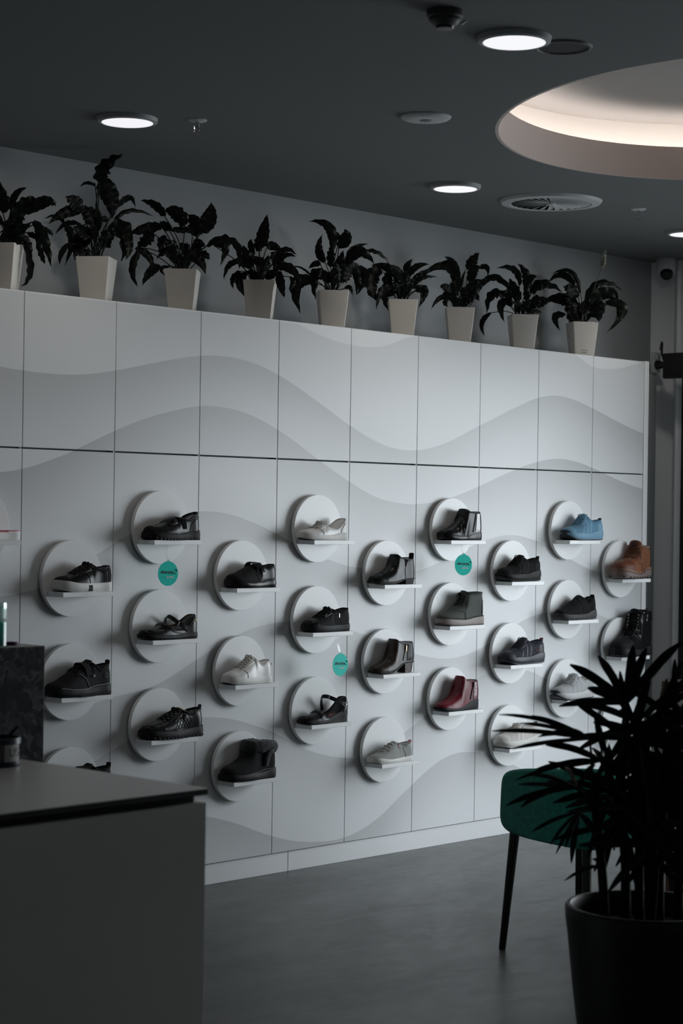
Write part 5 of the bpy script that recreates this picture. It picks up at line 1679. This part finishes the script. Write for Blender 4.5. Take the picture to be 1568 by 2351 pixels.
def counter_items():
    # pen tub
    r = thing('pen_tub', 'dark navy pen tub with white label on the counter', 'pen holder', (-1.812, -2.293, .95))
    nv = mat('navy_plastic', (.010, .011, .030), .35)
    R = .052
    MB().lathe([(0, 0), (R * .96, 0), (R, .004), (R, .012), (R * .97, .013)], 40).build('base_ring', nv, r)
    MB().lathe([(R * .965, .012), (R * .965, .056), (R * .94, .056), (R * .94, .013), (0, .013)], 40).build('clear_wall', pane_mat('smoke_film', (.25, .26, .32), .12), r)
    MB().lathe([(R * .97, .051), (R, .052), (R, .066), (R * .93, .066), (R * .93, .051)], 40).build('rim', nv, r)
    a0 = -1.50
    lab = []
    for k in range(9):
        a = a0 + .42 - .84 * k / 8 * -1 - .84
        lab.append(a)
    rows = [[(R * 1.0 * math.cos(a), R * 1.0 * math.sin(a), z) for a in lab] for z in (.013, .0515)]
    card = MB().grid(rows).build('label', mat('paper_label', (.46, .45, .43), .8), r)
    tm = text_mesh('US', .028, .0003, 'LEFT')
    for v in tm.vertices:
        a = a0 - .22 + v.co.x / R
        rr = R * 1.004 + v.co.z
        zz = .033 + v.co.y
        v.co = (rr * math.cos(a), rr * math.sin(a), zz)
    tm.materials.append(mat('grey_print', (.10, .10, .11), .7))
    share('lettering', tm, card)
    for k, (dx, dy, tz, lab) in enumerate(((.036, -.030, .092, 'dark pen leaning to the right out of the navy tub'), (-.034, .026, .112, 'longest dark pen leaning to the left in the navy tub'),
                                           (-.008, .036, .104, 'dark pen standing at the back of the navy tub'), (-.020, -.026, .088, 'shortest dark pen at the front of the navy tub'))):
        b, t = Vector((-dx * .5, -dy * .5, .016)), Vector((dx, dy, tz))
        pen = thing('pen', lab, 'pen', (-1.812, -2.293, .95), 0, 'pens in the pen tub')
        MB().tube([b, b * .1 + t * .9], .0042, 8).build('barrel', [BLACK_PLASTIC, nv, K_RUBBER][k % 3], pen)
        MB().tube([b * .1 + t * .9, t], [.0040, .0028], 8).build('cap', BLACK_PLASTIC, pen)
    # bottle on the block
    zt = TZ
    r = thing('gel_container', 'clear upright container of green gel on the terrazzo block', 'container', (-1.387, -1.708, zt), .25)
    def rr(w, d, z):
        return [(math.copysign(abs(math.cos(a)) ** .35, math.cos(a)) * w, math.copysign(abs(math.sin(a)) ** .35, math.sin(a)) * d, z) for a in [2 * PI * k / 40 for k in range(40)]]
    MB().grid([rr(.026, .018, 0), rr(.028, .020, .003), rr(.028, .020, .118), rr(.0265, .0185, .118), rr(.0265, .0185, .100)], closed_v=True).build('shell', pane_mat('clear_pet', (.85, .95, .92), .12), r)
    lq = MB().grid([rr(.024, .016, .003), rr(.026, .018, .006), rr(.026, .018, .106)], closed_v=True)
    lq.f.append(tuple(range(80, 120)))
    lq.build('green_gel', mat('green_gel', (.003, .11, .075), .25), r)
    lb = MB().grid([rr(.0284, .0204, .004), rr(.0284, .0204, .066)], closed_v=True).build('label_sleeve', pane_mat('teal_sleeve', (.10, .55, .50), .08), r)
    d = thing('purple_dish', 'small purple dish on the terrazzo block', 'dish', (-1.292, -1.650, zt))
    MB().lathe([(0, .001), (.016, .001), (.0195, .004), (.020, .007), (.018, .007), (.016, .004), (0, .0035)], 32).build('dish', mat('purple_plastic', (.16, .03, .18), .5), d)
    MB().lathe([(0, .0075), (.014, .0073), (.0165, .0055)], 24).build('pad', mat('purple_pad', (.10, .02, .12), .8), d)
counter_items()

# ------------------------------------------------------------------ green chair
def chair():
    yaw = 0.0
    r = thing('lounge_chair', 'teal green upholstered chair with black tapered legs', 'chair', (1.17, -1.80, 0), 0)
    GREEN = mat('teal_upholstery', (.008, .36, .28), .9, bump=.7, scale=420, kind='wave', sheen=.15, vary=.35, vscale=60)
    # backrest: rounded slab gently curved about the sitter, rear face towards -x
    ny, nz = 26, 18
    Wd = .245
    def outline(a, b):
        return a, b
    rows = []
    def shell(off, shrink):
        P = []
        for i in range(nz + 1):
            v = -1 + 2 * i / nz
            row = []
            for j in range(ny + 1):
                u = -1 + 2 * j / ny
                # squircle mapping keeps the corners round
                k = 1 / max(1.0, (abs(u) ** 5.5 + abs(v) ** 5.5) ** (1 / 5.5)) if (u or v) else 1
                uu, vv = u * k, v * k
                y = -uu * Wd * shrink
                z = .535 + vv * (.128 * shrink) + (.024 * uu * vv if vv > 0 else .012 * uu * vv)
                x = -.235 + .035 * (uu ** 2) + off - .10 * (z - .50) * -.5
                row.append((x, y, z))
            P.append(row)
        return P
    a, b = shell(-.030, .94), shell(.030, .94)
    m0, m1 = shell(-.016, 1.0), shell(.016, 1.0)
    mb = MB().grid(a).grid(b)
    def border(P):
        return P[0] + [q[-1] for q in P[1:]] + P[-1][::-1][1:] + [q[0] for q in P[::-1][1:-1]]
    mb.grid([border(a), border(m0), border(m1), border(b)], closed_v=True)
    mb.build('backrest', GREEN, r, 60, merge=.0004)
    s = MB().rbox(-.195, .235, -.215, .205, .405, .475, .030, 4)
    s.build('seat', GREEN, r, 60)
    LEG = mat('black_stained_wood', (.008, .007, .008), .45)
    for (x0, y0, x1, y1) in ((-.205, .185, -.230, .215), (-.205, -.130, -.245, -.165), (.19, .19, .235, .225), (.19, -.19, .235, -.225)):
        MB().tube([(x0, y0, .425), (x1, y1, .004), (x1, y1, 0)], [.0185, .0125, .010], 14).build('leg', LEG, r)
chair()

# ------------------------------------------------------------------ timber slatted cabinet behind the palm
def cabinet():
    r = thing('slatted_cabinet', 'brown timber cabinet with vertical slats behind the palm', 'cabinet', (2.62, -1.86, 0))
    TIM = mat('brown_timber', (.13, .045, .018), .5, bump=.3, scale=18, kind='wave', vary=.4, vscale=9)
    MB().box(-.48, .5, -.38, .38, .02, .86).build('carcass', mat('cabinet_shadow', (.012, .006, .004), .8), r)
    MB().rbox(-.51, .52, -.41, .41, .86, .885, .003).build('top', TIM, r)
    me = MB().rbox(-.012, .012, -.018, .018, .0, .855, .003, 1).mesh('slat')
    me.materials.append(TIM)
    for k in range(15):
        share('slat', me, r, (-.495, -.365 + k * .052, 0))
    for k in range(18):
        share('slat', me, r, (-.455 + k * .052, -.395, 0), (0, 0, PI / 2))
cabinet()

# ------------------------------------------------------------------ foreground potted palm
def palm():
    px, py = PALM_AT
    r = thing('potted_palm', 'dark lady palm in a tall black tapered planter in the right foreground', 'potted plant', (px, py, 0))
    PM = mat('charcoal_planter', (.005, .0055, .006), .5, spec=.25, bump=.1, scale=120)
    R = .198
    MB().lathe([(0, 0), (.118, 0), (.126, .01), (.150, .18), (.178, .40), (.192, .53), (R, .575), (R + .001, .598), (R - .003, .604), (R - .012, .604), (R - .016, .595), (R - .020, .54)], 64).build('planter', PM, r, 50)
    MB().lathe([(0, .552), (.08, .556), (R - .019, .545)], 40).build('soil', SOIL, r)
    PALM_LEAF = mat('lady_palm_leaf', (.004, .0065, .005), .5, spec=.16, vary=.4, vscale=12)
    CANE = mat('fibrous_cane', (.005, .0045, .004), .9, spec=.1, bump=.8, scale=90, kind='wave')
    canes = [(-.069, .074), (-.037, .041), (-.012, .014), (.021, -.021), (.051, -.053), (.0, .06), (.06, .03), (-.05, -.04)]
    tops = [.88, .95, 1.02, .98, .92, .80, .85, .78]
    rnd = random.Random(11)
    cane_pts = []
    for (cx, cy), t in zip(canes, tops):
        P = smooth_path([(cx, cy, .548), (cx * 1.1 + rnd.uniform(-.01, .01), cy * 1.1 + rnd.uniform(-.01, .01), .70), (cx * 1.35, cy * 1.35, t)], 12)
        MB().tube(P, [.0125 - .003 * k / 12 for k in range(13)], 10).build('cane', CANE, r)
        cane_pts.append(P)
    full = list(PALM)
    R2 = Vector((.687, -.727, 0))
    for k in range(15):
        c = R2 * rnd.uniform(-.08, .10) + VIEW * rnd.uniform(-.12, .14) + Vector((0, 0, rnd.uniform(.70, 1.06)))
        tips = []
        a0 = rnd.uniform(0, 2 * PI)
        for j in range(9):
            a = a0 + 2 * PI * j / 9 + rnd.uniform(-.2, .2)
            ln = rnd.uniform(.15, .24)
            t = c + R2 * math.cos(a) * ln * (.75 if math.cos(a) < 0 else 1) + VIEW * rnd.uniform(-.1, .1) + Vector((0, 0, math.sin(a) * ln * .8))
            tips.append((t.x * 1000, t.y * 1000, max(t.z, .63) * 1000, 15))
        full.append((tuple(v * 1000 for v in c), tips))
    for hub, tips in full:
        h = Vector([v / 1000 for v in hub])
        # nearest cane, joined somewhat below the hub
        best = min(cane_pts, key=lambda P: (Vector(P[-1]).xy - h.xy).length + rnd.uniform(0, .05))
        zz = min(max(h.z - .10, .62), best[-1][2])
        att = Vector(min(best, key=lambda p: abs(p[2] - zz)))
        path = smooth_path([att, att * .45 + h * .55 + Vector((0, 0, .02)), h], 10)
        fr = MB().tube(path, [.0036] * 6 + [.003] * 5, 6).build('frond', PALM_LEAF, r)
        for tx, ty, tz, w in tips:
            T = Vector((tx, ty, tz)) / 1000
            d = T - h
            ln = d.length
            w = max(w / 1000, .007) * 1.15
            side0 = d.cross(VIEW)
            if side0.length < .2 * ln:
                side0 = d.cross(Vector((0, 0, 1)))
            side0.normalize()
            tw = rnd.uniform(-.5, .5)
            sag = rnd.uniform(.02, .07) * ln
            rows = []
            n = 12
            for i in range(n + 1):
                s = i / n
                c = h + d * s + Vector((0, 0, 1)) * (4 * s * (1 - s) * sag)
                sd = (Matrix.Rotation(tw * (1 - .5 * s), 3, d.normalized()) @ side0)
                nr = sd.cross(d.normalized())
                hw = .5 * w * min(1, .30 + 2.6 * s) * (1 if s < .70 else max(.20, 1 - ((s - .70) / .30) ** 1.6 * .80))
                rows.append([c - sd * hw + nr * hw * .35, c - nr * .0005, c + sd * hw + nr * hw * .35])
            MB().grid(rows).build('leaflet', PALM_LEAF, fr, 80)
palm()
